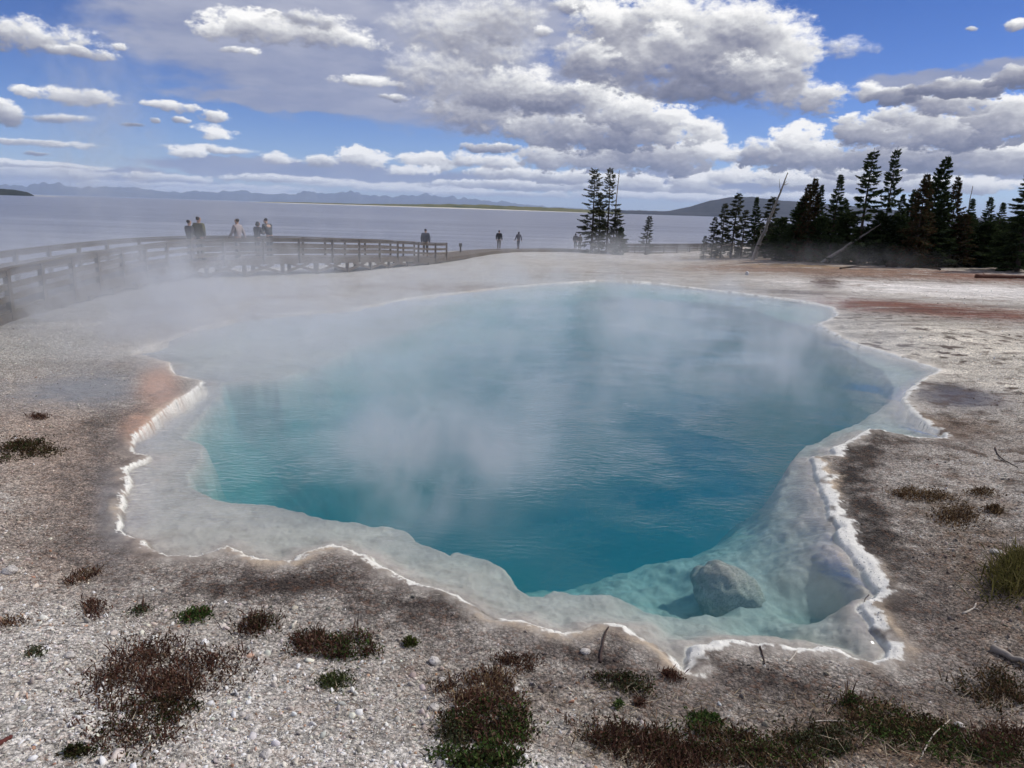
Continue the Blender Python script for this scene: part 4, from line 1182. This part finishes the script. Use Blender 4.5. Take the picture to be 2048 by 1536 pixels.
PL = [
 (335, 1345, 120, 75, 'large wine-red plant patch left of the pale middle gravel', RED + BRN, RED, 4200, 900, .055, .014, 12),
 (270, 1450, 85, 60, 'dark straggling plant patch just below the large wine-red one', DGR + RED, RED, 1600, 350, .035, .013, 14),
 (350, 1420, 50, 30, 'small olive plant mat at the lower edge of the wine-red patch', DGR, BRN, 700, 100, .03, .013, 5),
 (392, 1232, 34, 18, 'bright green leafy plant above the wine-red patch', GRN, RED, 900, 60, .05, .017, 4),
 (276, 1224, 28, 12, 'grey-green sprig with one tall thin stalk', OLIVE, RED, 350, 40, .04, .013, 4),
 (185, 1222, 32, 24, 'faint reddish wisp of plant near the pale left bank', RED, RED, 350, 160, .04, .012, 6),
 (165, 1155, 34, 24, 'rust-coloured dry tuft on the pinkish left bank', TAN + RED, RED, 350, 160, .04, .012, 6),
 (515, 1256, 44, 26, 'dark red and olive plant at the left end of the rim-side row', DGR + RED, RED, 1100, 260, .06, .014, 5),
 (612, 1290, 46, 24, 'low red-brown plant in the middle of the rim-side row', RED + DGR, RED, 1100, 240, .05, .014, 6),
 (695, 1296, 64, 28, 'dark green plant with tall red stalks in the rim-side row', GRN + DGR + RED, RED, 1700, 220, .055, .015, 8),
 (822, 1287, 22, 15, 'small yellow-green plant at the right end of the rim-side row', [(.07, .08, .025)], RED, 500, 20, .04, .015, 3),
 (668, 1368, 36, 26, 'light green mat by itself on the pale gravel', [(.06, .075, .03), (.08, .085, .035)], BRN, 800, 30, .025, .014, 5),
 (960, 1380, 80, 40, 'rust-brown stemmy plant above the big green mat', RED + TAN, RED + TAN, 1700, 600, .05, .013, 8),
 (985, 1450, 80, 60, 'big dark green and rust plant mat at the bottom middle', GRN + DGR + RED, RED, 4200, 400, .055, .016, 12),
 (905, 1470, 40, 45, 'grey-olive plant spreading left of the big green mat', OLIVE + DGR, BRN, 1400, 120, .04, .014, 6),
 (960, 1522, 90, 22, 'green plant edge cut by the bottom of the view', GRN + DGR, RED, 1900, 100, .05, .017, 8),
 (1255, 1372, 60, 24, 'olive creeping plant below the dark upright twig', DGR + OLIVE, RED, 1300, 120, .035, .014, 8),
 (1330, 1352, 30, 14, 'reddish fringe of plant right of the olive creeper', RED, RED, 350, 100, .035, .012, 4),
 (1030, 1325, 50, 18, 'thin brown plant growing near the middle of the near rim', BRN + RED, RED, 700, 140, .03, .012, 7),
 (1237, 1412, 10, 9, 'tiny round green tuft beside a red one', GRN, GRN, 200, 0, .04, .013, 2),
 (1278, 1411, 16, 10, 'tiny round red tuft beside a green one', RED, RED, 260, 30, .035, .012, 2),
 (1410, 1440, 40, 18, 'fresh green plant at the top of the broad dark bed', GRN, RED, 900, 60, .045, .016, 5),
 (1300, 1500, 130, 48, 'broad dark red-brown plant bed at the bottom right of middle', RED + DGR + BRN, RED, 4200, 800, .06, .014, 16),
 (1480, 1505, 130, 42, 'broad mixed olive and brown plant bed next to the dark red one', DGR + BRN + GRN, RED + TAN, 3600, 600, .05, .015, 16),
 (1640, 1480, 70, 36, 'olive plant patch between the broad bed and the right corner', DGR + OLIVE, BRN, 1700, 200, .04, .014, 9),
 (1770, 1440, 90, 30, 'thin olive and rust plant strip on the right bank', DGR + TAN, RED + TAN, 1700, 280, .04, .014, 12),
 (1860, 1480, 130, 44, 'wide dark green mat in the lower right corner', DGR + GRN, BRN, 3200, 300, .05, .015, 16),
 (1990, 1380, 60, 50, 'dark brown plant mat beside the grey log', BRN + DGR, BRN + TAN, 1500, 250, .045, .014, 9),
 (2010, 1500, 60, 40, 'dark plant clump in the extreme lower right corner', BRN + RED, RED, 1400, 250, .05, .014, 8),
 (1705, 1410, 20, 18, 'small upright plant with red stalk above the olive strip', GRN + RED, RED, 350, 60, .06, .014, 3),
 (2032, 1160, 42, 50, 'yellow-green grass tuft at the right edge above the log', YEL + DGR, YEL, 2400, 900, .14, .018, 6),
 (40, 900, 55, 24, 'dark olive mat on the left bank at the frame edge', DGR + BRN, BRN, 1700, 200, .05, .022, 8),
 (75, 835, 18, 8, 'small dark red tuft on the left bank above the olive mat', RED, RED, 250, 60, .06, .02, 3),
 (1850, 995, 55, 14, 'brown dry tuft row on the right bank behind the white crust', BRN + TAN, TAN, 900, 300, .05, .018, 8),
 (1905, 1030, 45, 22, 'brown dry patch just below the tuft row on the right bank', BRN + TAN, TAN, 900, 260, .045, .018, 7),
 (1985, 1020, 20, 12, 'small brown tuft near the right edge of the bank', BRN, TAN, 350, 80, .05, .018, 3),
 (1950, 985, 30, 10, 'scant brown tuft farthest up the right bank', BRN + TAN, TAN, 300, 80, .05, .018, 4),
 (70, 1305, 22, 12, 'grey-green speck of plant on the pale left gravel', OLIVE, BRN, 250, 20, .03, .012, 3),
 (20, 1250, 30, 14, 'rusty wisp of plant at the left edge', TAN + RED, RED, 220, 60, .04, .012, 4),
 (160, 1508, 34, 14, 'blackish mat on the pale gravel at lower left', DGR, BRN, 450, 30, .025, .014, 5),
]
for (px, py, rx, ry, lb, lc, stc, nl, ns, hg, lf, cl) in PL:
    isg = 'grass tuft' in lb
    plant(px, py, rx, ry, lb, lc, stc, int(nl * 1.05), int(ns * 1.3), hg * 1.2, lf * 1.15, 'grass_tuft' if isg else 'plant', 'grass' if isg else 'plant', clumps=(int(cl * 1.7) + 2) if rx > 45 else 3, tall=4 if 'stalk' in lb else 0)

# dry straw lying about on the brown part of the bank
def straw(n):
    px = np.concatenate([RNG.uniform(1150, 2060, n), RNG.uniform(150, 1150, n // 4)]); py = np.concatenate([RNG.uniform(1330, 1545, n), RNG.uniform(1270, 1500, n // 4)])
    pts = np.array([G(a_, b_, .22)[:2] for a_, b_ in zip(px, py)]); z, dn, _, _ = terrain(pts[:, 0], pts[:, 1], True)
    k = dn > .15; pts, z = pts[k], z[k]; m_ = len(pts)
    th = RNG.uniform(0, math.pi, m_); d = np.stack([np.cos(th), np.sin(th), RNG.uniform(.0, .25, m_)], 1); d /= np.linalg.norm(d, axis=1)[:, None]
    col = np.array([(.30, .24, .16), (.42, .36, .27), (.16, .10, .06)])[RNG.integers(0, 3, m_)] * RNG.uniform(.7, 1.2, (m_, 1))
    return blades(np.stack([pts[:, 0], pts[:, 1], z + .008], 1), d, RNG.uniform(.03, .16, m_), RNG.uniform(.0012, .0024, m_), col)
V, Fq, Cq = straw(1300)
tag(link('dry_straw', mesh_np('dry_straw', V, Fq, m_stem, False, {'col': Cq})), 'dry straw and stalks strewn among the low plants', 'straw', kind='stuff')

# ------------------------------------------------------------------ sticks and bigger stones
m_pale = simple_mat('pale_twig', (.48, .43, .37), .85, .2, 20)
m_twig = simple_mat('dark_twig', (.055, .035, .03), .85, .3, 20)
def stick(p0, p1, r_, label, mat, name='twig', fork=None, rise=None):
    a = GP(*p0); b = GP(*p1)
    if rise: b = a + np.array([(b - a)[0] * .15, (b - a)[1] * .15, rise])
    a = a + [0, 0, r_ * .6]; b = b + [0, 0, r_ * .6]
    e = empty(name, a); tag(e, label, 'twig' if name == 'twig' else 'log')
    mb = MB(); m1 = (a + b) / 2 + RNG.normal(0, .06, 3) * np.linalg.norm(b - a) * np.array([1, 1, .15]); m1[2] = max(m1[2], (a[2] + b[2]) / 2)
    P = resample(np.array([a, m1, b]), np.linalg.norm(b - a) / 7) - a
    mb.tube(P + RNG.normal(0, r_ * .15, P.shape), list(np.linspace(r_, r_ * .55, len(P))), 7); mb.build('stem' if name == 'twig' else 'trunk', mat, e, True)
    if fork:
        for fx, fy, t_ in fork:
            q = P[int(t_ * (len(P) - 1))]; g_ = GP(fx, fy) + [0, 0, r_ * .6] - a
            fb = MB(); fb.tube([q, (q + g_) / 2 + [0, 0, r_], g_], [r_ * .6, r_ * .45, r_ * .25], 6); fb.build('branch', mat, e, True)
    return e
stick((1200, 1326), (1217, 1256), .010, 'dark twig lying up the slope to the near rim bulge', m_twig)
stick((842, 1196), (900, 1184), .006, 'thin pale twig lying on the near crust left of middle', m_pale, fork=[(880, 1190, .4)])
stick((1925, 1228), (1952, 1208), .008, 'forked bone-white twig on the right brown bank', m_pale, fork=[(1960, 1222, .6)])
stick((1985, 1300), (2090, 1345), .024, 'short weathered grey log at the right edge of the bank', simple_mat('grey_log', (.25, .22, .19), .85, .3, 12), 'fallen_log')
stick((-10, 1497), (24, 1478), .014, 'dark red stick at the lower left edge', simple_mat('red_stick', (.10, .025, .02), .8), 'twig')
stick((1576, 1326), (1594, 1302), .006, 'short pale twig crossing the right half of the near crust', m_pale)
stick((1520, 1293), (1530, 1330), .006, 'thin dark twig hanging over the right half of the near crust', m_twig)
stick((1610, 1446), (1720, 1446), .004, 'long thin straw lying over the right-hand plant bed', m_pale)
stick((1840, 1520), (1900, 1440), .004, 'long thin straw sloping across the wide green mat', m_pale)
stick((1440, 1470), (1530, 1525), .004, 'thin straw lying across the broad mixed bed', m_pale)
stick((1990, 895), (2035, 935), .008, 'dark bent twig on the upper right bank', m_twig)
stick((1738, 1190), (1728, 1204), .005, 'tiny dark twig at the corner of the right rim', m_twig)
m_pst = rock_mat('pale_stone', (.62, .58, .54))
for (px, py, s, lb) in [(1170, 1305, 12, 'pale angular stone left of the dark upright twig'), (870, 1325, 14, 'flat pale stone with dark underside right of the small yellow-green plant'),
    (885, 1362, 9, 'pale stone just above the rust-brown stemmy plant'), (1030, 1384, 11, 'white angular stone at the right of the rust-brown stemmy plant'),
    (868, 1418, 13, 'large pale stone left of the big green mat'), (1992, 1106, 10, 'bright white stone above the yellow-green grass tuft'),
    (532, 1512, 14, 'pale slab-like stone low on the pale gravel'), (500, 1438, 10, 'white flake of stone on the pale gravel'), (305, 1290, 9, 'small white stone beside the top of the wine-red patch'),
    (140, 1315, 11, 'pale stone on the left gravel by a grey-green speck'), (20, 1145, 16, 'long white slab at the left edge of the bank'), (1720, 1418, 8, 'whitish pebble beside the small upright plant'), (1918, 1453, 9, 'whitish stone in the wide dark green mat')]:
    p = GP(px, py); k_ = s * np.linalg.norm(p - [0, 0, CAMZ]) / F * .9
    o = rock('stone', (p[0], p[1], p[2] + k_ * .25), (k_, k_ * .8, k_ * .5), m_pst, int(px) % 50, 3, .3)
    o.rotation_euler = (RNG.uniform(-.2, .2), RNG.uniform(-.2, .2), RNG.uniform(0, 6))
    tag(o, lb, 'stone', 'larger stones on the bank')

# ------------------------------------------------------------------ steam and haze
def steam_material():
    m, t, out = new_mat('steam')
    P = t.new('ShaderNodeNewGeometry').outputs['Position']
    O = t.new('ShaderNodeTexCoord').outputs['Object']
    oi = t.new('ShaderNodeObjectInfo').outputs['Color']
    r_ = t.v('LENGTH', O)
    fall = t.mapr(r_, .15, 1.0, 1.0, 0.0)
    w = t.noise(P, .35, 2, .5, out='Color')
    pw = t.v('ADD', P, t.v('SCALE', t.v('SUBTRACT', w, (.5, .5, .5)), scale=2.2))
    n = t.noise(t.v('MULTIPLY', pw, (1, 1, .8)), .90, 5, .60)
    n = t.mapr(n, .45, .62, 0.0, 1.0)
    sp = t.new('ShaderNodeSeparateColor'); t.put(sp.inputs[0], oi)
    d = t.m('MULTIPLY', fall, t.m('ADD', t.m('MULTIPLY', n, t.m('SUBTRACT', 1.0, sp.outputs[1])), sp.outputs[1]))
    d = t.m('MULTIPLY', d, sp.outputs[0])
    v_ = t.new('ShaderNodeVolumePrincipled')
    t.put(v_.inputs['Color'], (.91, .945, 1.0)); t.put(v_.inputs['Density'], d); v_.inputs['Anisotropy'].default_value = .25
    t.l.new(v_.outputs[0], out.inputs['Volume'])
    m.cycles.volume_sampling = 'DISTANCE'
    return m
m_steam = steam_material()
import bmesh as _bm
_b = _bm.new(); _bm.ops.create_icosphere(_b, subdivisions=3, radius=1.0)
STEAM_ME = bpy.data.meshes.new('steam'); _b.to_mesh(STEAM_ME); _b.free(); STEAM_ME.materials.append(m_steam)
def steam(loc, size, dens, label, fill=.15, rz=0.0):
    o = link('steam', STEAM_ME); o.location = [float(c) for c in loc]; o.scale = size; o.rotation_euler = (0, 0, rz)
    o.color = (dens, fill, 0, 1)
    tag(o, label, 'steam', 'drifting steam', 'stuff')
    return o
STEAM = [
 ((-10.3, 17.6, .3), (8.4, 5.8, 2.2), .80, 'thick steam lying before the left boardwalk', .10, .3),
 ((-8.5, 26, .4), (12, 6, 3.2), .13, 'steam under the railed walk', .05, .2),
 ((-4.6, 13.0, .3), (5.0, 4.5, 1.3), .42, 'pale steam over the left shelf of the pool', .12, .2),
 ((1.5, 19.0, .4), (9.5, 4.6, 1.5), .35, 'bluish steam along the far side of the pool', .10, 0),
 ((-.8, 9.6, .5), (4.6, 3.6, 1.3), .44, 'wispy steam over the middle of the pool', .0, .4),
 ((3.8, 12.0, .5), (4.0, 3.4, 1.2), .46, 'thin steam over the right half of the pool', .0, .2),
 ((-.75, 6.9, .25), (1.7, 1.7, .85), 1.4, 'small bright wisp over the near deep water', .02, .4),
 ((9.0, 58, -.6), (16, 14, 2.2), .09, 'steam at the foot of the lakeside conifers', .1, 0),
 ((20, 46, .2), (9, 5, 1.6), .04, 'thin steam before the lakeward tip of the wood', .1, 0),
 ((-16.5, 30, 5.5), (3.2, 3.2, 6.0), .26, 'tall faint plume of steam rising over the lake', .05, 0),
]
for a_ in STEAM: steam(*a_)

hb = MB()
HZ = 56000
hb.add([(-HZ, -HZ, -9.5), (HZ, -HZ, -9.5), (HZ, HZ, -9.5), (-HZ, HZ, -9.5), (-HZ, -HZ, 900), (HZ, -HZ, 900), (HZ, HZ, 900), (-HZ, HZ, 900)],
       [(3, 2, 1, 0), (4, 5, 6, 7), (0, 1, 5, 4), (1, 2, 6, 5), (2, 3, 7, 6), (3, 0, 4, 7)])
hm_, t_, o_ = new_mat('haze')
hv = t_.new('ShaderNodeVolumePrincipled'); t_.put(hv.inputs['Color'], (.62, .76, 1.0)); hv.inputs['Density'].default_value = 3.4e-5
t_.l.new(hv.outputs[0], o_.inputs['Volume'])
tag(hb.build('haze', hm_), kind='stuff')

# ------------------------------------------------------------------ light
SUN_AZ, SUN_EL = math.radians(72), math.radians(46)
sdir = Vector((math.sin(SUN_AZ) * math.cos(SUN_EL), math.cos(SUN_AZ) * math.cos(SUN_EL), math.sin(SUN_EL)))
sun = bpy.data.lights.new('sun', 'SUN'); sun.energy = 3.0; sun.angle = math.radians(.53); sun.color = (1.0, .95, .88)
so = bpy.data.objects.new('sun', sun); so.rotation_euler = sdir.to_track_quat('Z', 'Y').to_euler(); COL.objects.link(so)

world = bpy.data.worlds.new('World'); SC.world = world; world.use_nodes = True
t = NT(world.node_tree); t.n.clear()
wout = t.new('ShaderNodeOutputWorld')
sky = t.new('ShaderNodeTexSky', sky_type='NISHITA'); sky.sun_disc = False; sky.sun_elevation = SUN_EL; sky.sun_rotation = SUN_AZ
sky.altitude = 2350; sky.air_density = 1.0; sky.dust_density = .25; sky.ozone_density = 2.0

# cloud billows, far ones first: (px, py, rx, ry, brightness) -> azimuth / elevation in degrees
D = t.v('NORMALIZE', t.new('ShaderNodeTexCoord').outputs['Generated'])
sx = t.new('ShaderNodeSeparateXYZ'); t.put(sx.inputs[0], D)
az = t.m('MULTIPLY', t.m('ARCTAN2', sx.outputs[0], sx.outputs[1]), 180 / math.pi)
el = t.m('MULTIPLY', t.m('ARCSINE', sx.outputs[2]), 180 / math.pi)
cb = t.new('ShaderNodeCombineXYZ'); t.put(cb.inputs[0], az); t.put(cb.inputs[1], el)
PP = cb.outputs[0]
wn = t.noise(t.v('MULTIPLY', PP, (.5, .9, 1)), 1.0, 5, .6, out='Color')
wv = t.v('SUBTRACT', wn, (.5, .5, .5))
PW = t.v('ADD', PP, t.v('MULTIPLY', wv, (2.6, 1.3, 0)))
PS = t.v('ADD', PP, t.v('MULTIPLY', wv, (1.5, .75, 0)))
def split(vec):
    x = t.new('ShaderNodeSeparateXYZ'); t.put(x.inputs[0], vec); return x.outputs[0], x.outputs[1]
def cloud_noise(vec):
    n_ = t.noise(t.v('MULTIPLY', vec, (.70, 1.15, 1)), 1.0, 9, .66)
    vx = t.new('ShaderNodeTexVoronoi', feature='SMOOTH_F1', normalize=True); t.put(vx.inputs['Vector'], t.v('MULTIPLY', t.v('ADD', vec, t.v('SCALE', wv, scale=.8)), (.75, 1.15, 1)))
    vx.inputs['Scale'].default_value = 1.0; vx.inputs['Detail'].default_value = 2.0; vx.inputs['Roughness'].default_value = .55; vx.inputs['Smoothness'].default_value = .3
    return t.m('ADD', t.m('MULTIPLY', t.m('SUBTRACT', n_, .5), 2.9), t.m('MULTIPLY', t.m('SUBTRACT', .34, vx.outputs['Distance']), 1.0))
CN = cloud_noise(PP)
CN2 = cloud_noise(t.v('ADD', PP, (.12, .28, 0)))
REL = t.m('MULTIPLY', t.m('SUBTRACT', CN, CN2), .24)
# a broad, soft variation of tone so that no billow is a plain gradient
TN = t.m('MULTIPLY', t.m('SUBTRACT', t.noise(t.v('MULTIPLY', PP, (.16, .3, 1)), 1.0, 4, .55), .5), .9)
BASE = t.m('ADD', REL, TN)
bg = bpy.data.node_groups.new('billow', 'ShaderNodeTree')
for nm, ty in (('XY', 'Vector'), ('S', 'Float'), ('A', 'Float'), ('CN', 'Float'), ('Base', 'Float'), ('Inv', 'Vector'), ('Off', 'Vector'), ('Br', 'Float'), ('Edge', 'Float'), ('Soft', 'Float')):
    bg.interface.new_socket(nm, in_out='INPUT', socket_type='NodeSocket' + ty)
for nm in ('S', 'A'): bg.interface.new_socket(nm, in_out='OUTPUT', socket_type='NodeSocketFloat')
g = NT(bg); gi = g.new('NodeGroupInput').outputs; go = g.new('NodeGroupOutput').inputs
_sp = g.new('ShaderNodeSeparateXYZ'); g.put(_sp.inputs[0], gi['XY'])
_cc = g.new('ShaderNodeCombineXYZ'); g.put(_cc.inputs[0], _sp.outputs[0]); g.put(_cc.inputs[1], _sp.outputs[1]); g.put(_cc.inputs[2], gi['S'])   # laid in order, far to near
q = g.v('MULTIPLY_ADD', _cc.outputs[0], gi['Inv'], gi['Off'])
f_ = g.m('SUBTRACT', g.m('MULTIPLY_ADD', gi['CN'], gi['Edge'], 1.0), g.v('DOT_PRODUCT', q, q))
al = g.mapr(f_, 0.0, gi['Soft'], 0.0, 1.0)
qy = g.v('DOT_PRODUCT', q, (.12, .56, 0))
sh = g.m('ADD', g.m('ADD', qy, gi['Br']), gi['Base'])
# thin rims of a cloud let the sun through
sh = g.m('ADD', sh, g.m('MULTIPLY', g.mapr(f_, .1, 1.1, .20, -.06, 'LINEAR'), g.m('MULTIPLY_ADD', qy, 1.6, .45, clamp=True)))
inv = g.m('SUBTRACT', 1.0, al)
g.l.new(g.m('MULTIPLY_ADD', gi['S'], inv, g.m('MULTIPLY', sh, al)), go['S'])
g.l.new(g.m('MULTIPLY_ADD', gi['A'], inv, al), go['A'])
S_ = None; A_ = None
def billow(px, py, rx, ry, br=.5, edge=1.1, soft=.55, small=None):
    """one heap of cloud laid over what is behind it; lit from above, grey below"""
    global S_, A_
    a0, e0 = azel(px, py); a1, _ = azel(px + rx, py); _, e1 = azel(px, py - ry)
    ra, re = max(.08, abs(a1 - a0)), max(.08, abs(e1 - e0))
    x = t.new('ShaderNodeGroup'); x.node_tree = bg; i = x.inputs
    t.put(i['XY'], PS if (rx < 60 or ry < 24 if small is None else small) else PW)
    if S_ is not None: t.put(i['S'], S_); t.put(i['A'], A_)
    t.put(i['CN'], CN); t.put(i['Base'], BASE)
    i['Inv'].default_value = (1 / ra, 1 / re, 0); i['Off'].default_value = (-a0 / ra, -e0 / re, 0)
    i['Br'].default_value = .5 + (br - .5) * 1.15 + .07; i['Edge'].default_value = edge; i['Soft'].default_value = soft if rx > 60 else max(soft, .8)
    S_, A_ = x.outputs[0], x.outputs[1]
BIL = [
 # low far rows
 (110,368,260,14,.52,.7,.9),(420,374,260,10,.75,.9,.8),(760,372,240,10,.78,.9,.8),(1050,372,220,14,.60),(1300,376,200,16,.62),(1700,366,260,22,.55),
 (1010,345,95,16,.72),(1120,352,120,18,.62),(1265,362,90,22,.66),(1390,362,70,28,.74),(1470,352,60,26,.78),(1560,352,70,26,.74),(1680,345,80,16,.62),(1800,350,80,16,.66),(1930,370,120,20,.62),
 (60,345,190,20,.60,.6,.8),(50,328,200,9,.78,.5,.6),(330,356,120,10,.68,1.2,.7),(560,358,150,9,.74,1.2,.7),
 (500,388,400,9,.80,.9,.9),(950,386,300,8,.72,.9,.9),(1300,392,260,10,.80,.9,.9),(1650,396,200,14,.7,.9,.8),(150,384,200,9,.58,.9,.9),
 # second row
 (420,298,110,9,.62,.4,.9),(378,303,48,14,.80),(560,318,42,15,.80),(640,322,40,14,.66),(722,312,62,24,.82),(860,322,66,22,.72),(820,340,60,14,.78),(930,318,50,18,.62),(985,296,70,12,.36),(1000,322,60,20,.72),
 (1120,312,95,34,.56),(1100,300,40,22,.78),(1225,316,110,36,.52),(1330,312,120,42,.46),(1400,290,62,40,.78),(1455,306,50,26,.70),
 (1590,312,130,34,.40),(1530,296,54,26,.72),(1600,276,66,34,.80),(1660,300,44,22,.62),
 (1800,312,190,40,.40),(1990,320,140,36,.46),(2030,300,50,16,.82),
 # right-hand bank
 (1760,262,130,44,.44),(1900,262,170,48,.46),(2020,240,110,60,.46),(1790,232,60,26,.56),(1900,205,110,30,.60),(1850,198,50,18,.66),(1735,182,40,22,.72),(1800,190,70,22,.34),(1930,176,140,26,.22),(2040,158,70,34,.20),(1640,200,60,40,.48),
 # middle heap
 (980,225,170,50,.50,.9,.9),(1150,262,190,46,.42,.9,.7),(1290,262,130,44,.50),(1330,235,70,34,.70),(1400,262,60,30,.66),(1250,225,90,44,.60),(1195,185,66,48,.80),(1090,195,130,44,.30,.8,.9),(1010,190,130,44,.36,.8,1.0),(930,180,110,44,.52,.8,1.2),
 # high big heap
 (960,110,150,100,.52,.7,1.3),(900,60,150,70,.54,.7,1.3),(1040,170,90,50,.62,.9,1.0),(1000,40,110,60,.44,.8,1.2),(1090,62,26,18,.60),(1150,12,70,22,.56,.8,.9),
 (1420,175,210,44,.30,.8,.9),(1590,190,100,46,.50,.8,1.0),(1560,110,90,100,.60,.6,.7),(1440,90,180,110,.48,.6,.8),(1250,105,130,90,.40,.6,.8),(1390,125,160,70,.30,.7,1.1),(1225,45,90,58,.68,.8,.7),(1330,30,110,60,.62,.7,.8),(1490,55,100,60,.62,.6,.9),(1330,75,50,42,.56,.8,1.0),(1500,140,90,44,.56,.7,1.0),(1170,120,70,50,.46,.8,.9),
 # scattered left
 (60,76,160,40,.56,1.3,1.0),(165,106,80,16,.52,1.3,.9),(243,90,22,9,.62,1.5,.8),(155,194,92,20,.62,1.2,.8),(45,182,36,12,.66,1.4,.8),(4,222,46,32,.50,1.2,.8),(120,238,70,13,.42,.9,1.1),
 (345,214,75,12,.70,1.4,.8),(425,230,34,15,.66,1.3,.8),(432,264,48,18,.86,1.2,.7),(362,240,22,9,.56,1.2,.9),(312,242,14,7,.5,1.2,.9),(70,284,150,8,.62,.6,1.0),(72,306,30,5,.16,.5,.9),(262,250,36,5,.2,.4,.9),
 (490,48,100,38,.74,1.1,.7),(440,60,60,26,.70,1.1,.8),(520,58,120,34,.58,1.0,.9),(660,72,120,34,.62,1.0,.9),(480,102,44,11,.64,1.4,.8),(735,164,80,13,.70,1.3,.8),(790,195,50,8,.5,1.6,.9),(860,150,120,60,.46,.8,1.4),(620,40,90,24,.5,1.2,1.2),
 (1690,92,70,26,.58,.8,1.4),(2035,48,28,14,.66),(1942,56,14,6,.5,.6,1.0)]
for b_ in BIL: billow(*b_)
# high thin grey sheets
SHEET = [(520,50,280,140),(700,110,380,130),(560,60,330,120),(800,120,330,130),(960,190,230,80),(930,60,230,120),(480,332,190,20),(720,350,270,26),(950,362,240,18),
 (1880,160,170,24),(2010,140,110,26),(1850,340,330,40),(1400,365,420,24),(120,360,330,30),(1120,190,190,60),(620,205,240,22)]
acc = None
for (px, py, rx, ry) in SHEET:
    a0, e0 = azel(px, py); a1, _ = azel(px + rx, py); _, e1 = azel(px, py - ry)
    ra, re = abs(a1 - a0), abs(e1 - e0)
    q = t.v('MULTIPLY_ADD', PW, (1 / ra, 1 / re, 0), (-a0 / ra, -e0 / re, 0)); l_ = t.v('DOT_PRODUCT', q, q)
    acc = l_ if acc is None else t.m('SMOOTH_MIN', acc, l_, .35)
fs = t.m('MAXIMUM', t.m('SUBTRACT', 1.0, acc), -1.2)
n2 = t.noise(t.v('MULTIPLY', PP, (.16, .5, 1)), 1.0, 6, .55)
s0 = t.m('ADD', t.m('MULTIPLY', fs, .5), t.m('MULTIPLY', t.m('SUBTRACT', n2, .5), 1.0))
salpha = t.m('MULTIPLY', t.mapr(s0, -.16, .22, 0, 1), .95)
shc = t.ramp(t.m('ADD', t.m('MULTIPLY', t.m('SUBTRACT', n2, .5), 1.2), t.m('ADD', t.m('MULTIPLY', t.m('SUBTRACT', el, 7.0), .03), .45)), [(.1, (.19, .24, .41)), (.4, (.265, .295, .43)), (.8, (.43, .445, .54))])
# the rest of the sky, outside the framed part: broken clouds from noise alone
outside = t.mapr(t.v('LENGTH', t.v('MULTIPLY', t.v('SUBTRACT', PP, (0, 6, 0)), (1 / 46, 1 / 15, 0))), .95, 1.2, 0.0, 1.0)
n3 = t.noise(t.v('MULTIPLY', PP, (.045, .09, 1)), 1.0, 6, .55)
oal = t.m('MULTIPLY', t.mapr(n3, .46, .58, 0, 1), outside)
osh = t.m('SUBTRACT', 1.0, t.mapr(n3, .48, .75, .05, .65, 'LINEAR'))
mo = t.new('ShaderNodeMix', data_type='FLOAT'); t.put(mo.inputs[0], outside); t.put(mo.inputs[2], t.m('DIVIDE', S_, t.m('MAXIMUM', A_, .001))); t.put(mo.inputs[3], osh)
alpha = t.m('ADD', t.m('MULTIPLY', A_, t.m('SUBTRACT', 1.0, outside)), oal, clamp=True)
ccol = t.ramp(mo.outputs[0], [(0.0, (.13, .14, .21)), (.25, (.235, .24, .31)), (.5, (.40, .40, .445)), (.72, (.66, .66, .67)), (1.0, (1.0, .985, .96))])
skyc = t.new('ShaderNodeHueSaturation'); skyc.inputs['Saturation'].default_value = 1.28; skyc.inputs['Value'].default_value = .80; skyc.inputs['Hue'].default_value = .515
t.l.new(sky.outputs[0], skyc.inputs['Color'])
deep = t.mix(t.mapr(el, 1.0, 17.0, 0.0, 1.0, 'LINEAR'), (.92, .98, 1.25), (.66, .80, 1.0))
b_sky = t.new('ShaderNodeBackground'); t.put(b_sky.inputs[0], t.mix(1.0, skyc.outputs[0], deep, 'MULTIPLY')); b_sky.inputs[1].default_value = .10
b_sh = t.new('ShaderNodeBackground'); t.put(b_sh.inputs[0], shc)
b_cl = t.new('ShaderNodeBackground'); t.put(b_cl.inputs[0], ccol)
m1 = t.new('ShaderNodeMixShader'); t.put(m1.inputs[0], salpha); t.l.new(b_sky.outputs[0], m1.inputs[1]); t.l.new(b_sh.outputs[0], m1.inputs[2])
m2 = t.new('ShaderNodeMixShader'); t.put(m2.inputs[0], alpha); t.l.new(m1.outputs[0], m2.inputs[1]); t.l.new(b_cl.outputs[0], m2.inputs[2])
t.l.new(m2.outputs[0], wout.inputs[0])
world.cycles.sampling_method = 'NONE'

# ------------------------------------------------------------------ render settings
SC.view_settings.view_transform = 'Standard'; SC.view_settings.look = 'None'
SC.view_settings.exposure = 0.12; SC.view_settings.gamma = 1.0
SC.render.engine = 'CYCLES'
cy = SC.cycles
cy.use_denoising = True; cy.denoiser = 'OPENIMAGEDENOISE'
cy.use_adaptive_sampling = True; cy.adaptive_threshold = .03; cy.adaptive_min_samples = 24
cy.max_bounces = 7; cy.diffuse_bounces = 2; cy.glossy_bounces = 2; cy.transmission_bounces = 2; cy.volume_bounces = 1; cy.transparent_max_bounces = 12
cy.volume_step_rate = 1.6; cy.volume_max_steps = 256
cy.sample_clamp_indirect = 4.0
cy.caustics_reflective = False; cy.caustics_refractive = False
